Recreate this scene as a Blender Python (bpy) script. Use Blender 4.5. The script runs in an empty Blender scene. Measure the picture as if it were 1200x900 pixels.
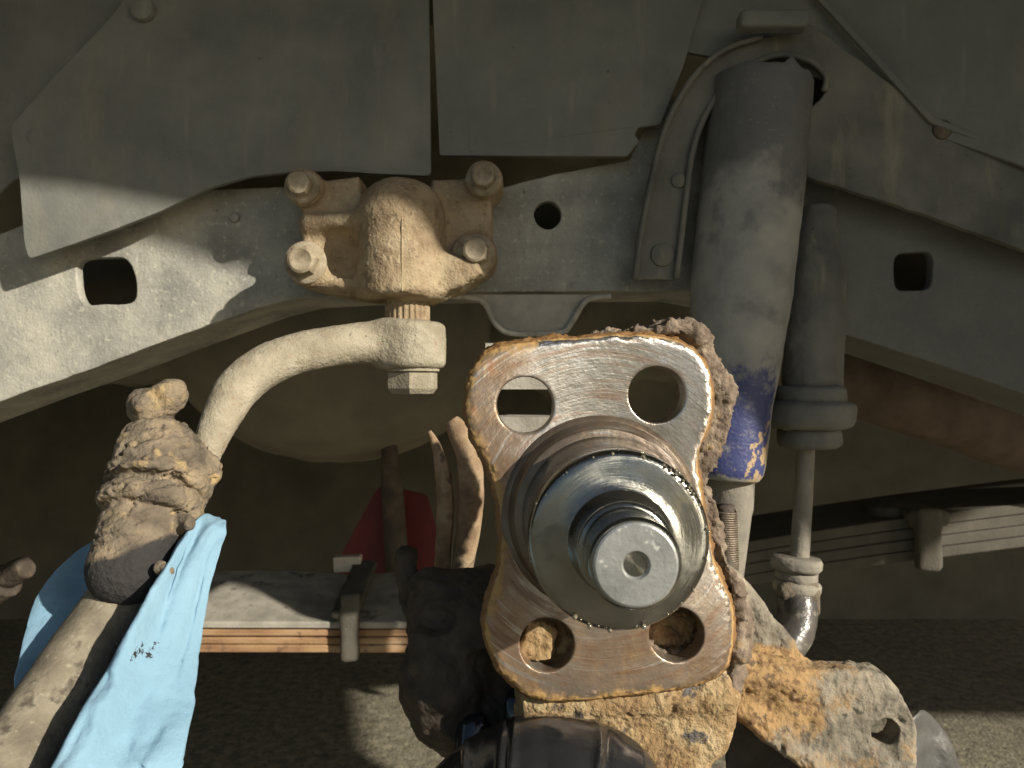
import bpy, bmesh, math, random
import numpy as np
from mathutils import Vector, Matrix
random.seed(7)
C = bpy.context.scene
COL = C.collection
H = 0.55                      # camera height above the ground
K = 36.0 / 26.0 / 1200.0      # metres per photo pixel at one metre

# ------------------------------------------------------------------ camera, sky, sun, exposure
cam = bpy.data.cameras.new('camera'); camo = bpy.data.objects.new('camera', cam); COL.objects.link(camo)
camo.location = (0, 0, H); camo.rotation_euler = (math.pi / 2, 0, 0)
cam.lens = 26; cam.sensor_width = 36; cam.clip_start = 0.01; cam.clip_end = 500
cam.dof.use_dof = True; cam.dof.focus_distance = 0.32; cam.dof.aperture_fstop = 20
C.camera = camo
SUN = Vector((0.75, -0.58, 0.39)).normalized()
elev = math.asin(SUN.z); azim = math.atan2(SUN.x, SUN.y)
w = bpy.data.worlds.new('World'); C.world = w; w.use_nodes = True
sk = w.node_tree.nodes.new('ShaderNodeTexSky'); sk.sky_type = 'NISHITA'; sk.sun_disc = False
sk.sun_elevation = elev; sk.sun_rotation = azim
w.node_tree.links.new(sk.outputs[0], w.node_tree.nodes['Background'].inputs[0])
w.node_tree.nodes['Background'].inputs[1].default_value = 0.066
sl = bpy.data.lights.new('sun', 'SUN'); sl.energy = 4.5; sl.angle = math.radians(0.9); sl.color = (1.0, 0.92, 0.79)
so = bpy.data.objects.new('sun', sl); COL.objects.link(so); so.rotation_euler = (-SUN).to_track_quat('-Z', 'Y').to_euler()
C.view_settings.view_transform = 'Standard'; C.view_settings.look = 'None'
C.view_settings.exposure = 0.55; C.view_settings.gamma = 1

# ------------------------------------------------------------------ helpers
def P(px, py, Y):
    return Vector(((px - 600) * K * Y, Y, H - (py - 450) * K * Y))
def S(px, Y):                 # a length in pixels at distance Y
    return px * K * Y

def _hash(ix, iy, iz, seed):
    h = (ix * 374761393 + iy * 668265263 + iz * 2147483647 + seed * 1274126177) & 0xffffffff
    h = ((h ^ (h >> 13)) * 1274126177) & 0xffffffff
    h = ((h ^ (h >> 16)) * 2246822519) & 0xffffffff
    return ((h ^ (h >> 15)) & 0xffff) / 32767.5 - 1.0
def vnoise(p, seed=0):
    p = np.asarray(p, dtype=np.float64)
    i = np.floor(p).astype(np.int64); f = p - i; f = f * f * (3 - 2 * f)
    r = 0
    for dx in (0, 1):
        for dy in (0, 1):
            for dz in (0, 1):
                wgt = (f[:, 0] if dx else 1 - f[:, 0]) * (f[:, 1] if dy else 1 - f[:, 1]) * (f[:, 2] if dz else 1 - f[:, 2])
                r = r + wgt * _hash(i[:, 0] + dx, i[:, 1] + dy, i[:, 2] + dz, seed)
    return r
def flakes(v, scale, steps, depth, seed=0):   # rust that lifts in layers: noise cut into terraces with steep edges
    t = fbm(v, scale, 4, seed, .55) * steps; i = np.floor(t); f = t - i
    return (i + np.clip((f - .5) * 5 + .5, 0, 1)) / steps * depth
def fbm(p, scale, octv=4, seed=0, gain=.5):
    p = np.asarray(p) * scale; a = 1; r = 0; t = 0
    for o in range(octv):
        r = r + a * vnoise(p + 17.3 * o, seed + o); t += a; a *= gain; p = p * 2.03
    return r / t

# ---- signed distance fields on a grid, turned into one closed mesh (surface nets)
class Field:
    def __init__(s, lo, hi, h):
        s.lo = np.array(lo, float); s.h = h
        n = np.ceil((np.array(hi) - s.lo) / h).astype(int) + 1
        ax = [s.lo[i] + h * np.arange(n[i]) for i in range(3)]
        s.ax = ax
        s.X = ax[0][:, None, None]; s.Y = ax[1][None, :, None]; s.Z = ax[2][None, None, :]
        s.n = n
    def cap(s, a, b, ra, rb=None):
        rb = ra if rb is None else rb
        a = np.array(a); b = np.array(b); d = b - a; L = d @ d + 1e-12
        t = np.clip(((s.X - a[0]) * d[0] + (s.Y - a[1]) * d[1] + (s.Z - a[2]) * d[2]) / L, 0, 1)
        q = np.sqrt((s.X - a[0] - t * d[0]) ** 2 + (s.Y - a[1] - t * d[1]) ** 2 + (s.Z - a[2] - t * d[2]) ** 2)
        return q - (ra + (rb - ra) * t)
    def path(s, pts, rs, k=.004):
        r = None
        for i in range(len(pts) - 1):
            c = s.cap(pts[i], pts[i + 1], rs[i], rs[i + 1]); r = c if r is None else smin(r, c, k)
        return r
    def cyl(s, a, b, r, rnd=.001, r2=None):
        a = np.array(a); b = np.array(b); d = b - a; L = math.sqrt(d @ d); d = d / L
        t = (s.X - a[0]) * d[0] + (s.Y - a[1]) * d[1] + (s.Z - a[2]) * d[2]
        q = np.sqrt(np.maximum((s.X - a[0]) ** 2 + (s.Y - a[1]) ** 2 + (s.Z - a[2]) ** 2 - t * t, 0))
        rr = r if r2 is None else r + (r2 - r) * np.clip(t / L, 0, 1)
        u = q - rr + rnd; v = np.abs(t - L / 2) - L / 2 + rnd
        return np.minimum(np.maximum(u, v), 0) + np.sqrt(np.maximum(u, 0) ** 2 + np.maximum(v, 0) ** 2) - rnd
    def ell(s, c, r):
        q = np.sqrt(((s.X - c[0]) / r[0]) ** 2 + ((s.Y - c[1]) / r[1]) ** 2 + ((s.Z - c[2]) / r[2]) ** 2)
        return (q - 1) * min(r)
    def box(s, c, hf, rnd=.001, rot=None):
        x, y, z = s.X - c[0], s.Y - c[1], s.Z - c[2]
        if rot is not None:
            m = np.array(rot.transposed())
            x, y, z = (m[0][0] * x + m[0][1] * y + m[0][2] * z, m[1][0] * x + m[1][1] * y + m[1][2] * z, m[2][0] * x + m[2][1] * y + m[2][2] * z)
        q = [np.abs(v) - hh + rnd for v, hh in zip((x, y, z), hf)]
        return np.sqrt(sum(np.maximum(v, 0) ** 2 for v in q)) + np.minimum(np.maximum(np.maximum(q[0], q[1]), q[2]), 0) - rnd
    def prism(s, poly, y0, y1, rnd=.001):
        d2 = poly_sdf(poly, s.ax[0][:, None], s.ax[2][None, :])[:, None, :]
        u = d2 + rnd; v = np.abs(s.Y - (y0 + y1) / 2) - (y1 - y0) / 2 + rnd
        return np.minimum(np.maximum(u, v), 0) + np.sqrt(np.maximum(u, 0) ** 2 + np.maximum(v, 0) ** 2) - rnd
    def mesh(s, F):
        F = np.broadcast_to(F, s.n).astype(np.float64).copy()
        for a in range(3):                                    # close the grid's border
            sl0 = [slice(None)] * 3; sl0[a] = 0; F[tuple(sl0)] = np.maximum(F[tuple(sl0)], 1e-5)
            sl0[a] = -1; F[tuple(sl0)] = np.maximum(F[tuple(sl0)], 1e-5)
        N = np.array(F.shape) - 1
        acc = np.zeros((3,) + tuple(N)); cnt = np.zeros(tuple(N))
        def sub(o): return F[o[0]:o[0] + N[0], o[1]:o[1] + N[1], o[2]:o[2] + N[2]]
        for a in range(3):
            b, c = [i for i in range(3) if i != a]
            for ob in (0, 1):
                for oc in (0, 1):
                    o0 = [0, 0, 0]; o0[b] = ob; o0[c] = oc; o1 = list(o0); o1[a] = 1
                    f0 = sub(o0); f1 = sub(o1); m = (f0 < 0) != (f1 < 0)
                    t = np.where(m, f0 / np.where(m, f0 - f1, 1), 0)
                    cnt += m
                    acc[a] += np.where(m, t, 0); acc[b] += m * ob; acc[c] += m * oc
        idx = np.full(tuple(N), -1, np.int64); act = cnt > 0; ii = np.argwhere(act)
        idx[act] = np.arange(len(ii))
        V = np.stack([acc[a][act] / cnt[act] for a in range(3)], 1) + ii
        V = s.lo + V * s.h
        Q = []
        for a in range(3):
            b, c = (a + 1) % 3, (a + 2) % 3
            s0 = [slice(1, -1)] * 3; s1 = [slice(1, -1)] * 3
            s0[a] = slice(0, -1); s1[a] = slice(1, None)
            f0 = F[tuple(s0)]; f1 = F[tuple(s1)]
            e = np.argwhere((f0 < 0) != (f1 < 0))
            if not len(e): continue
            neg = f0[tuple(e.T)] < 0
            e = e + 1; e[:, a] -= 1
            def cell(db, dc):
                k = e.copy(); k[:, b] += db; k[:, c] += dc
                return idx[tuple(k.T)]
            q = np.stack([cell(-1, -1), cell(0, -1), cell(0, 0), cell(-1, 0)], 1)
            q[~neg] = q[~neg][:, ::-1]
            Q.append(q)
        return V, np.concatenate(Q)
def poly_sdf(poly, X, Z):
    p = np.asarray(poly, float); n = len(p)
    d = np.full(np.broadcast(X, Z).shape, 1e9); ins = np.zeros(d.shape, bool)
    for i in range(n):
        a = p[i]; b = p[(i + 1) % n]; e = b - a
        wx, wz = X - a[0], Z - a[1]
        t = np.clip((wx * e[0] + wz * e[1]) / (e @ e + 1e-15), 0, 1)
        d = np.minimum(d, (wx - t * e[0]) ** 2 + (wz - t * e[1]) ** 2)
        cr = ((a[1] > Z) != (b[1] > Z))
        with np.errstate(divide='ignore', invalid='ignore'):
            xi = (b[0] - a[0]) * (Z - a[1]) / (b[1] - a[1] if b[1] != a[1] else 1e-12) + a[0]
        ins ^= cr & (X < xi)
    d = np.sqrt(d)
    return np.where(ins, -d, d)
def smin(a, b, k):
    h = np.clip(.5 + .5 * (b - a) / k, 0, 1)
    return b * (1 - h) + a * h - k * h * (1 - h)
def smax(a, b, k): return -smin(-a, -b, k)

def catmull(pts, n=6, closed=True):
    p = [np.array(q, float) for q in pts]; m = len(p); out = []
    rng = range(m) if closed else range(m - 1)
    for i in rng:
        g = (lambda j: p[j % m]) if closed else (lambda j: p[min(max(j, 0), m - 1)])
        a, b, c, d = g(i - 1), g(i), g(i + 1), g(i + 2)
        for k in range(n):
            t = k / n
            out.append(.5 * (2 * b + (c - a) * t + (2 * a - 5 * b + 4 * c - d) * t * t + (3 * b - a - 3 * c + d) * t ** 3))
    if not closed: out.append(p[-1])
    return out
def rounded(pts, r, n=4):     # rounds the corners of a polygon (pixel units)
    out = []; m = len(pts)
    for i in range(m):
        a, b, c = (np.array(pts[(i + k) % m], float) for k in (-1, 0, 1))
        u = a - b; v = c - b; lu, lv = np.linalg.norm(u), np.linalg.norm(v)
        q = min(r, lu * .45, lv * .45); s0 = b + u / lu * q; s1 = b + v / lv * q
        for k in range(n + 1):
            t = k / n; out.append((1 - t) ** 2 * s0 + 2 * t * (1 - t) * b + t * t * s1)
    return out
def circ(cx, cy, r, n=28, ry=None, wob=0):
    return [(cx + r * (1 + wob * random.uniform(-1, 1)) * math.cos(2 * math.pi * i / n), cy + (ry or r) * math.sin(2 * math.pi * i / n)) for i in range(n)]

def root_of(p): return p.matrix_world.translation if p is None else Vector(p['_root'])
def mk(name, V, F, mat, parent=None, smooth=True, angle=None, disp=None, attrs=None, loc=None):
    """one mesh object; vertices are given in world space"""
    V = np.asarray(V, float)
    if parent is not None: o0 = Vector(parent['_root'])
    elif loc is not None: o0 = Vector(loc)
    else: o0 = Vector((V[:, 0].mean(), V[:, 1].mean(), V[:, 2].min()))
    me = bpy.data.meshes.new(name)
    me.from_pydata((V - np.array(o0)).tolist(), [], [list(map(int, f)) for f in F])
    me.update()
    if disp is not None:
        n = np.zeros(len(V) * 3); me.vertices.foreach_get('normal', n); n = n.reshape(-1, 3)
        V2 = V - np.array(o0) + n * disp(V, n)[:, None]
        me.vertices.foreach_set('co', V2.ravel()); me.update()
    if smooth:
        me.polygons.foreach_set('use_smooth', [True] * len(me.polygons))
        if angle: me.set_sharp_from_angle(angle=math.radians(angle))
    for k, v in (attrs or {}).items():
        a = me.attributes.new(k, 'FLOAT', 'POINT'); a.data.foreach_set('value', np.asarray(v, np.float32))
    me.materials.append(mat)
    o = bpy.data.objects.new(name, me); COL.objects.link(o); o['_root'] = list(o0)
    if parent is not None: o.parent = parent
    else: o.location = o0
    return o
def thing(name, label, cat, loc, group=None):
    o = bpy.data.objects.new(name, None); COL.objects.link(o); o.location = loc; o['_root'] = list(loc); o.empty_display_size = .02
    o['label'] = label; o['category'] = cat
    if group: o['group'] = group
    return o
def tag(o, label=None, cat=None, kind=None, group=None):
    for k, v in (('label', label), ('category', cat), ('kind', kind), ('group', group)):
        if v: o[k] = v
    return o

def plate(name, outline, Y, thick, mat, parent=None, holes=(), bevel=.0006, px=True, rough=0, tilt=None, loc=None, seed=0):
    """a sheet cut to an outline (photo pixels at distance Y, or metres in x,z), front face at Y; tilt(x,z) adds depth"""
    cu = bpy.data.curves.new(name, 'CURVE'); cu.dimensions = '2D'; cu.fill_mode = 'BOTH'
    cu.extrude = thick / 2; cu.bevel_depth = bevel; cu.bevel_resolution = 1; cu.offset = -bevel
    for ring in [outline] + list(holes):
        pts = []
        for q in ring:
            v = P(q[0], q[1], Y) if px else Vector((q[0], Y, q[1]))
            pts.append((v.x, v.z))
        if rough:
            dense = []
            for i in range(len(pts)):
                a, b = np.array(pts[i]), np.array(pts[(i + 1) % len(pts)]); m = max(1, int(np.linalg.norm(b - a) / .004))
                dense += [a + (b - a) * j / m for j in range(m)]
            d = np.array(dense); q3 = np.column_stack([d, np.zeros(len(d))])
            d = d + rough * np.column_stack([fbm(q3, 150, 3, 3 + seed), fbm(q3, 150, 3, 9 + seed)])
            pts = [tuple(q) for q in d]
        sp = cu.splines.new('POLY'); sp.points.add(len(pts) - 1); sp.use_cyclic_u = True
        for i, q in enumerate(pts): sp.points[i].co = (q[0], q[1], 0, 1)
    ob = bpy.data.objects.new('tmp', cu); COL.objects.link(ob)
    dg = bpy.context.evaluated_depsgraph_get(); me = bpy.data.meshes.new_from_object(ob.evaluated_get(dg))
    V = np.array([v.co[:] for v in me.vertices]); F = [list(p.vertices) for p in me.polygons]
    bpy.data.objects.remove(ob); bpy.data.meshes.remove(me)
    W = np.column_stack([V[:, 0], Y + thick / 2 + bevel - V[:, 2], V[:, 1]])
    if tilt:
        W[:, 1] += np.array([tilt(x, z - H) for x, z in W[:, [0, 2]]])
    return mk(name, W, F, mat, parent, smooth=True, angle=35, loc=loc)

def frame_of(d):
    d = Vector(d).normalized(); a = Vector((0, 0, 1)) if abs(d.z) < .9 else Vector((1, 0, 0))
    u = d.cross(a).normalized(); return u, d.cross(u).normalized(), d
def lathe(a, b, prof, seg=48, wob=0, seed=0):
    """prof: (distance from a towards b, radius)"""
    a = Vector(a); u, v, d = frame_of(Vector(b) - a); V = []; F = []
    n = len(prof)
    for t, r in prof:
        for i in range(seg):
            an = 2 * math.pi * i / seg
            V.append(a + d * t + (u * math.cos(an) + v * math.sin(an)) * r)
    for j in range(n - 1):
        for i in range(seg):
            k = (i + 1) % seg
            F.append((j * seg + i, j * seg + k, (j + 1) * seg + k, (j + 1) * seg + i))
    F.append([i for i in range(seg)][::-1]); F.append([(n - 1) * seg + i for i in range(seg)])
    V = np.array([q[:] for q in V])
    F = [f[::-1] for f in F]
    return V, F
def dens(prof, step=.002):
    out = []
    for (t0, r0), (t1, r1) in zip(prof, prof[1:]):
        n_ = max(1, int(math.hypot(t1 - t0, r1 - r0) / step)); out += [(t0 + (t1 - t0) * k / n_, r0 + (r1 - r0) * k / n_) for k in range(n_)]
    return out + [prof[-1]]
def tube(pts, rs, seg=20, n=6, flat=1.0):
    pts = catmull([p[:] for p in pts], n, False)
    m = len(pts); rs = np.interp(np.linspace(0, 1, m), np.linspace(0, 1, len(rs)), rs)
    V = []; F = []; u = None
    for i, p in enumerate(pts):
        d = Vector(pts[min(i + 1, m - 1)] - pts[max(i - 1, 0)]).normalized()
        if u is None: u = frame_of(d)[0]
        u = (u - d * u.dot(d)).normalized(); v = d.cross(u)
        for k in range(seg):
            an = 2 * math.pi * k / seg
            V.append(Vector(p) + (u * math.cos(an) + v * math.sin(an) * flat) * rs[i])
    for j in range(m - 1):
        for i in range(seg):
            k = (i + 1) % seg; F.append((j * seg + i, j * seg + k, (j + 1) * seg + k, (j + 1) * seg + i))
    F.append([i for i in range(seg)][::-1]); F.append([(m - 1) * seg + i for i in range(seg)])
    return np.array([q[:] for q in V]), F
def join(*parts):
    V = []; F = []; o = 0
    for v, f in parts:
        V.append(np.asarray(v)); F += [[int(i) + o for i in q] for q in f]; o += len(v)
    return np.concatenate(V), F
def boxm(c, hf, rot=None):
    V = np.array([(x, y, z) for x in (-1, 1) for y in (-1, 1) for z in (-1, 1)], float) * np.array(hf)
    if rot is not None: V = V @ np.array(rot.transposed())
    return V + np.array(c), [(0, 1, 3, 2), (4, 6, 7, 5), (0, 4, 5, 1), (2, 3, 7, 6), (0, 2, 6, 4), (1, 5, 7, 3)]

# ------------------------------------------------------------------ materials
def mat(name, ramp, scale=60, detail=8, rough=.85, metal=0., bump=((300, .0004, 5),), over=(), coat=0, coat_rough=.1, aniso=None,
        spec=.5, stretch=None, distort=0., brush=None, trans=0, rvar=0.):
    m = bpy.data.materials.new(name); m.use_nodes = True; nt = m.node_tree; N = nt.nodes; L = nt.links
    bs = N['Principled BSDF']; tc = N.new('ShaderNodeTexCoord')
    def noise(sc, det, st=None, dist=0., vec=None, ro=.55):
        n = N.new('ShaderNodeTexNoise'); n.inputs['Scale'].default_value = sc; n.inputs['Detail'].default_value = det
        n.inputs['Roughness'].default_value = ro; n.inputs['Distortion'].default_value = dist
        v = vec or tc.outputs['Object']
        if st:
            mp = N.new('ShaderNodeMapping'); mp.inputs['Scale'].default_value = st; L.new(v, mp.inputs[0]); v = mp.outputs[0]
        L.new(v, n.inputs['Vector']); return n.outputs['Fac']
    vec = None
    if aniso or brush:
        sub = N.new('ShaderNodeVectorMath'); sub.operation = 'SUBTRACT'; L.new(tc.outputs['Object'], sub.inputs[0]); sub.inputs[1].default_value = (aniso or brush)[0]
        if aniso:
            cr = N.new('ShaderNodeVectorMath'); cr.operation = 'CROSS_PRODUCT'; cr.inputs[0].default_value = (0, 1, 0); L.new(sub.outputs[0], cr.inputs[1])
            nm = N.new('ShaderNodeVectorMath'); nm.operation = 'NORMALIZE'; L.new(cr.outputs[0], nm.inputs[0])
            L.new(nm.outputs[0], bs.inputs['Tangent']); bs.inputs['Anisotropic'].default_value = aniso[1]
        sp = N.new('ShaderNodeSeparateXYZ'); L.new(sub.outputs[0], sp.inputs[0])
        at = N.new('ShaderNodeMath'); at.operation = 'ARCTAN2'; L.new(sp.outputs['Z'], at.inputs[0]); L.new(sp.outputs['X'], at.inputs[1])
        sx = N.new('ShaderNodeCombineXYZ'); L.new(sp.outputs['X'], sx.inputs[0]); L.new(sp.outputs['Z'], sx.inputs[2])
        ln = N.new('ShaderNodeVectorMath'); ln.operation = 'LENGTH'; L.new(sx.outputs[0], ln.inputs[0])
        cb = N.new('ShaderNodeCombineXYZ'); L.new(at.outputs[0], cb.inputs[0]); L.new(ln.outputs['Value'], cb.inputs[1]); L.new(sp.outputs['Y'], cb.inputs[2])
        vec = cb.outputs[0]
    f = noise(scale, detail, stretch, distort)
    cr = N.new('ShaderNodeValToRGB'); L.new(f, cr.inputs[0]); e = cr.color_ramp.elements
    while len(e) < len(ramp): e.new(.5)
    for i, (p, c) in enumerate(ramp): e[i].position = p; e[i].color = (*c, 1)
    col = cr.outputs[0]
    def val(x):
        v = N.new('ShaderNodeValue'); v.outputs[0].default_value = x; return v.outputs[0]
    ro = val(rough); me = val(metal)
    if rvar:
        mr = N.new('ShaderNodeMapRange'); mr.inputs[3].default_value = rough - rvar; mr.inputs[4].default_value = rough + rvar
        mr.inputs[1].default_value = .3; mr.inputs[2].default_value = .7
        L.new(noise(scale * 1.7, 6), mr.inputs[0]); ro = mr.outputs[0]
    for o in over:
        msk = noise(o.get('scale', 40), o.get('detail', 8), o.get('stretch'), o.get('distort', 0.), vec if o.get('polar') else None, o.get('ro', .6))
        mr = N.new('ShaderNodeMapRange'); mr.interpolation_type = 'SMOOTHSTEP'
        mr.inputs[1].default_value = o.get('lo', .5); mr.inputs[2].default_value = o.get('hi', .6)
        if o.get('attr'):
            a = N.new('ShaderNodeAttribute'); a.attribute_name = o['attr']
            mm = N.new('ShaderNodeMath'); mm.operation = 'MULTIPLY_ADD'; L.new(a.outputs['Fac'], mm.inputs[0]); mm.inputs[1].default_value = o.get('gain', 1.); L.new(msk, mm.inputs[2]); msk = mm.outputs[0]
        if o.get('grad'):            # (axis vector, offset): adds a ramp along the object so an overlay deepens along one axis
            g = N.new('ShaderNodeVectorMath'); g.operation = 'DOT_PRODUCT'; L.new(tc.outputs['Object'], g.inputs[0]); g.inputs[1].default_value = o['grad'][0]
            mm = N.new('ShaderNodeMath'); mm.operation = 'ADD'; L.new(g.outputs['Value'], mm.inputs[0]); mm.inputs[1].default_value = o['grad'][1]; mm.use_clamp = False
            mc = N.new('ShaderNodeClamp'); mc.inputs[1].default_value = -.6; mc.inputs[2].default_value = .6; L.new(mm.outputs[0], mc.inputs[0])
            ma = N.new('ShaderNodeMath'); L.new(msk, ma.inputs[0]); L.new(mc.outputs[0], ma.inputs[1]); msk = ma.outputs[0]
        L.new(msk, mr.inputs[0]); fac = mr.outputs[0]
        if o.get('amt', 1) != 1:
            mm = N.new('ShaderNodeMath'); mm.operation = 'MULTIPLY'; L.new(fac, mm.inputs[0]); mm.inputs[1].default_value = o['amt']; fac = mm.outputs[0]
        mx = N.new('ShaderNodeMix'); mx.data_type = 'RGBA'; L.new(fac, mx.inputs[0]); L.new(col, mx.inputs[6]); mx.inputs[7].default_value = (*o['col'], 1); col = mx.outputs[2]
        for key in ('rough', 'metal'):
            if key in o:
                m2 = N.new('ShaderNodeMix'); L.new(fac, m2.inputs[0]); m2.inputs[3].default_value = o[key]
                if key == 'rough': L.new(ro, m2.inputs[2]); ro = m2.outputs[0]
                else: L.new(me, m2.inputs[2]); me = m2.outputs[0]
    L.new(col, bs.inputs['Base Color']); L.new(ro, bs.inputs['Roughness']); L.new(me, bs.inputs['Metallic'])
    bs.inputs['Specular IOR Level'].default_value = spec
    bs.inputs['Coat Weight'].default_value = coat; bs.inputs['Coat Roughness'].default_value = coat_rough
    if trans: bs.inputs['Subsurface Weight'].default_value = trans; bs.inputs['Subsurface Radius'].default_value = (.004, .004, .004)
    nrm = None
    for b in bump:
        bp = N.new('ShaderNodeBump'); bp.inputs['Distance'].default_value = b[1]; bp.inputs['Strength'].default_value = 1
        polar = len(b) > 3 and b[3] == 'polar'
        L.new(noise(b[0], b[2], b[4] if polar else (b[3] if len(b) > 3 else None), 0, vec if polar else None), bp.inputs['Height'])
        if nrm: L.new(nrm, bp.inputs['Normal'])
        nrm = bp.outputs[0]
    if nrm: L.new(nrm, bs.inputs['Normal'])
    return m

PIT = dict(col=(.05, .04, .03), scale=420, detail=3, lo=.66, hi=.74)
M_RAIL = mat('dusty_frame_paint', [(.3, (.20, .20, .175)), (.48, (.31, .305, .265)), (.7, (.45, .43, .355))], 26, 10, .88, bump=((520, .0005, 4), (70, .0012, 5)),
             over=(dict(col=(.14, .145, .135), scale=22, lo=.50, hi=.68, amt=.6, detail=10, ro=.7), dict(col=(.50, .48, .40), scale=260, lo=.54, hi=.68, amt=.6), dict(col=(.17, .165, .14), scale=330, lo=.56, hi=.68, amt=.5), dict(col=(.115, .115, .10), scale=18, lo=.35, hi=.75, amt=.85, grad=((5, 0, 0), -.62)), dict(PIT, amt=.6, scale=200, lo=.68)))  # gradient overlay darkens the rail towards the right
M_SHIELD = mat('dusty_black_plastic', [(.3, (.125, .13, .118)), (.55, (.185, .188, .165)), (.75, (.245, .24, .205))], 16, 8, .8, bump=((600, .00025, 4), (40, .0014, 3), (9, .006, 2)),
               over=(dict(col=(.09, .09, .083), scale=7, lo=.48, hi=.72, amt=.6, detail=10, ro=.7), dict(col=(.27, .255, .21), scale=50, lo=.57, hi=.75, amt=.45, stretch=(2.5, 1, .35)), dict(col=(.27, .25, .20), scale=420, lo=.58, hi=.75, amt=.35), dict(col=(.22, .20, .155), scale=22, lo=.5, hi=.72, amt=.5, stretch=(1.6, 1, .7)), dict(col=(.035, .035, .03), scale=120, lo=.69, hi=.76, amt=.6)))
M_TOWER = mat('grimy_frame_paint', [(.3, (.09, .09, .079)), (.5, (.15, .146, .125)), (.7, (.215, .204, .166))], 24, 9, .9, bump=((520, .00035, 4), (70, .0012, 5)),
              over=(dict(col=(.30, .27, .19), scale=60, lo=.54, hi=.72, amt=.6, stretch=(1, 1, .25)), dict(col=(.07, .07, .062), scale=16, lo=.52, hi=.68, amt=.6), dict(PIT, amt=.5, scale=260, lo=.68)))
M_DUST = mat('tan_road_dust_on_iron', [(.3, (.21, .15, .09)), (.5, (.32, .245, .15)), (.7, (.40, .325, .21))], 55, 9, .92, bump=((700, .0008, 5), (220, .0012, 5)),
             over=(dict(col=(.17, .11, .06), scale=190, lo=.56, hi=.68, amt=.75), dict(col=(.46, .39, .27), scale=380, lo=.56, hi=.68, amt=.6), dict(PIT, amt=.8, scale=300, lo=.64)))
M_ARM = mat('pale_dusty_forging', [(.3, (.22, .19, .135)), (.5, (.31, .275, .20)), (.7, (.40, .36, .275))], 60, 9, .9, bump=((800, .0008, 5), (260, .0009, 5)),
            over=(dict(col=(.27, .21, .135), scale=420, lo=.56, hi=.66, amt=.6), dict(col=(.24, .155, .08), scale=110, lo=.62, hi=.72, amt=.5), dict(PIT, amt=.7, scale=330, lo=.655)))
M_MUD = mat('caked_grease_and_mud', [(.3, (.085, .068, .05)), (.5, (.175, .142, .10)), (.7, (.31, .24, .15))], 60, 10, .97, bump=((420, .0012, 6), (140, .002, 6)),
            over=(dict(col=(.42, .30, .14), scale=70, lo=.56, hi=.68, amt=.7), dict(col=(.05, .042, .032), scale=260, lo=.6, hi=.72, amt=.7), dict(col=(.030, .028, .027), scale=130, lo=.5, hi=.9, attr='cap', gain=.6)))  # last overlay is shade painted on the ball joint's lower dome
M_DRAG = mat('weathered_drag_link_paint', [(.3, (.10, .085, .063)), (.5, (.19, .163, .115)), (.7, (.30, .265, .195))], 55, 9, .8, bump=((500, .0005, 4),),
             over=(dict(col=(.05, .04, .028), scale=60, lo=.56, hi=.64, amt=.8), dict(col=(.40, .36, .27), scale=350, lo=.6, hi=.7, amt=.5)))
M_BOLT = mat('dusty_bolt', [(.3, (.17, .135, .09)), (.5, (.30, .25, .17)), (.7, (.42, .36, .26))], 150, 7, .75, .15, bump=((900, .0003, 4),), over=(dict(PIT, amt=.5, scale=600),))
M_CLOTH = mat('blue_shop_towel', [(.3, (.175, .305, .405)), (.7, (.225, .37, .475))], 30, 6, .95, bump=((1500, .0002, 3), (200, .0007, 4)), spec=.2,
              over=(dict(col=(.03, .03, .03), scale=420, lo=.95, hi=1.05, attr='smudge', gain=.5, detail=3), dict(col=(.10, .14, .17), scale=40, lo=.98, hi=1.25, attr='dirt', gain=.5, amt=.7)), trans=.12)
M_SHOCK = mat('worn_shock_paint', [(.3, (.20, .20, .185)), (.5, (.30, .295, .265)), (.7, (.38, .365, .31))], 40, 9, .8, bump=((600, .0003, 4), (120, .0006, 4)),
              over=(dict(col=(.11, .11, .107), scale=34, lo=.55, hi=.85, amt=.85, attr='upper_shade', gain=.4), dict(col=(.11, .11, .108), scale=34, lo=.54, hi=.68, amt=.5), dict(col=(.04, .05, .15), scale=110, lo=.74, hi=1.0, attr='blue', gain=.5, rough=.45, detail=10, ro=.7),  # first overlay paints shade onto the tube above its lit lower part
                    dict(col=(.34, .30, .23), scale=420, lo=.62, hi=.7, amt=.6), dict(col=(.42, .30, .17), scale=170, lo=.78, hi=.84, attr='chip', gain=.3, detail=6)))
M_DARKIRON = mat('dark_oily_iron', [(.3, (.045, .035, .026)), (.55, (.085, .065, .046)), (.75, (.15, .12, .085))], 50, 8, .75, bump=((400, .0007, 5),))
M_BLACK = mat('hazed_underbody_grime', [(.3, (.17, .155, .115)), (.7, (.27, .245, .18))], 12, 6, .9, bump=((200, .001, 4),))  # grime with its tone raised to carry veiling haze
M_AXLE = mat('black_grease_on_casting', [(.3, (.035, .026, .018)), (.55, (.065, .05, .035)), (.75, (.12, .088, .058))], 60, 9, .8, bump=((300, .0012, 6),), over=(dict(col=(.10, .062, .035), scale=45, lo=.56, hi=.7, amt=.6),))
M_SPRING = mat('leaf_spring_steel', [(.3, (.22, .205, .17)), (.5, (.33, .31, .26)), (.7, (.42, .39, .32))], 45, 9, .85, bump=((500, .0004, 4), (90, .0006, 4)),
               over=(dict(col=(.09, .08, .07), scale=50, lo=.57, hi=.68, amt=.8),))
M_LEAF = mat('rusty_leaf_edges', [(.3, (.20, .105, .05)), (.5, (.34, .205, .105)), (.7, (.43, .30, .18))], 60, 8, .9, bump=((500, .0005, 4),), stretch=(.3, 1, 1),
             over=(dict(col=(.08, .05, .035), scale=90, lo=.58, hi=.7, amt=.7),))
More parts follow.
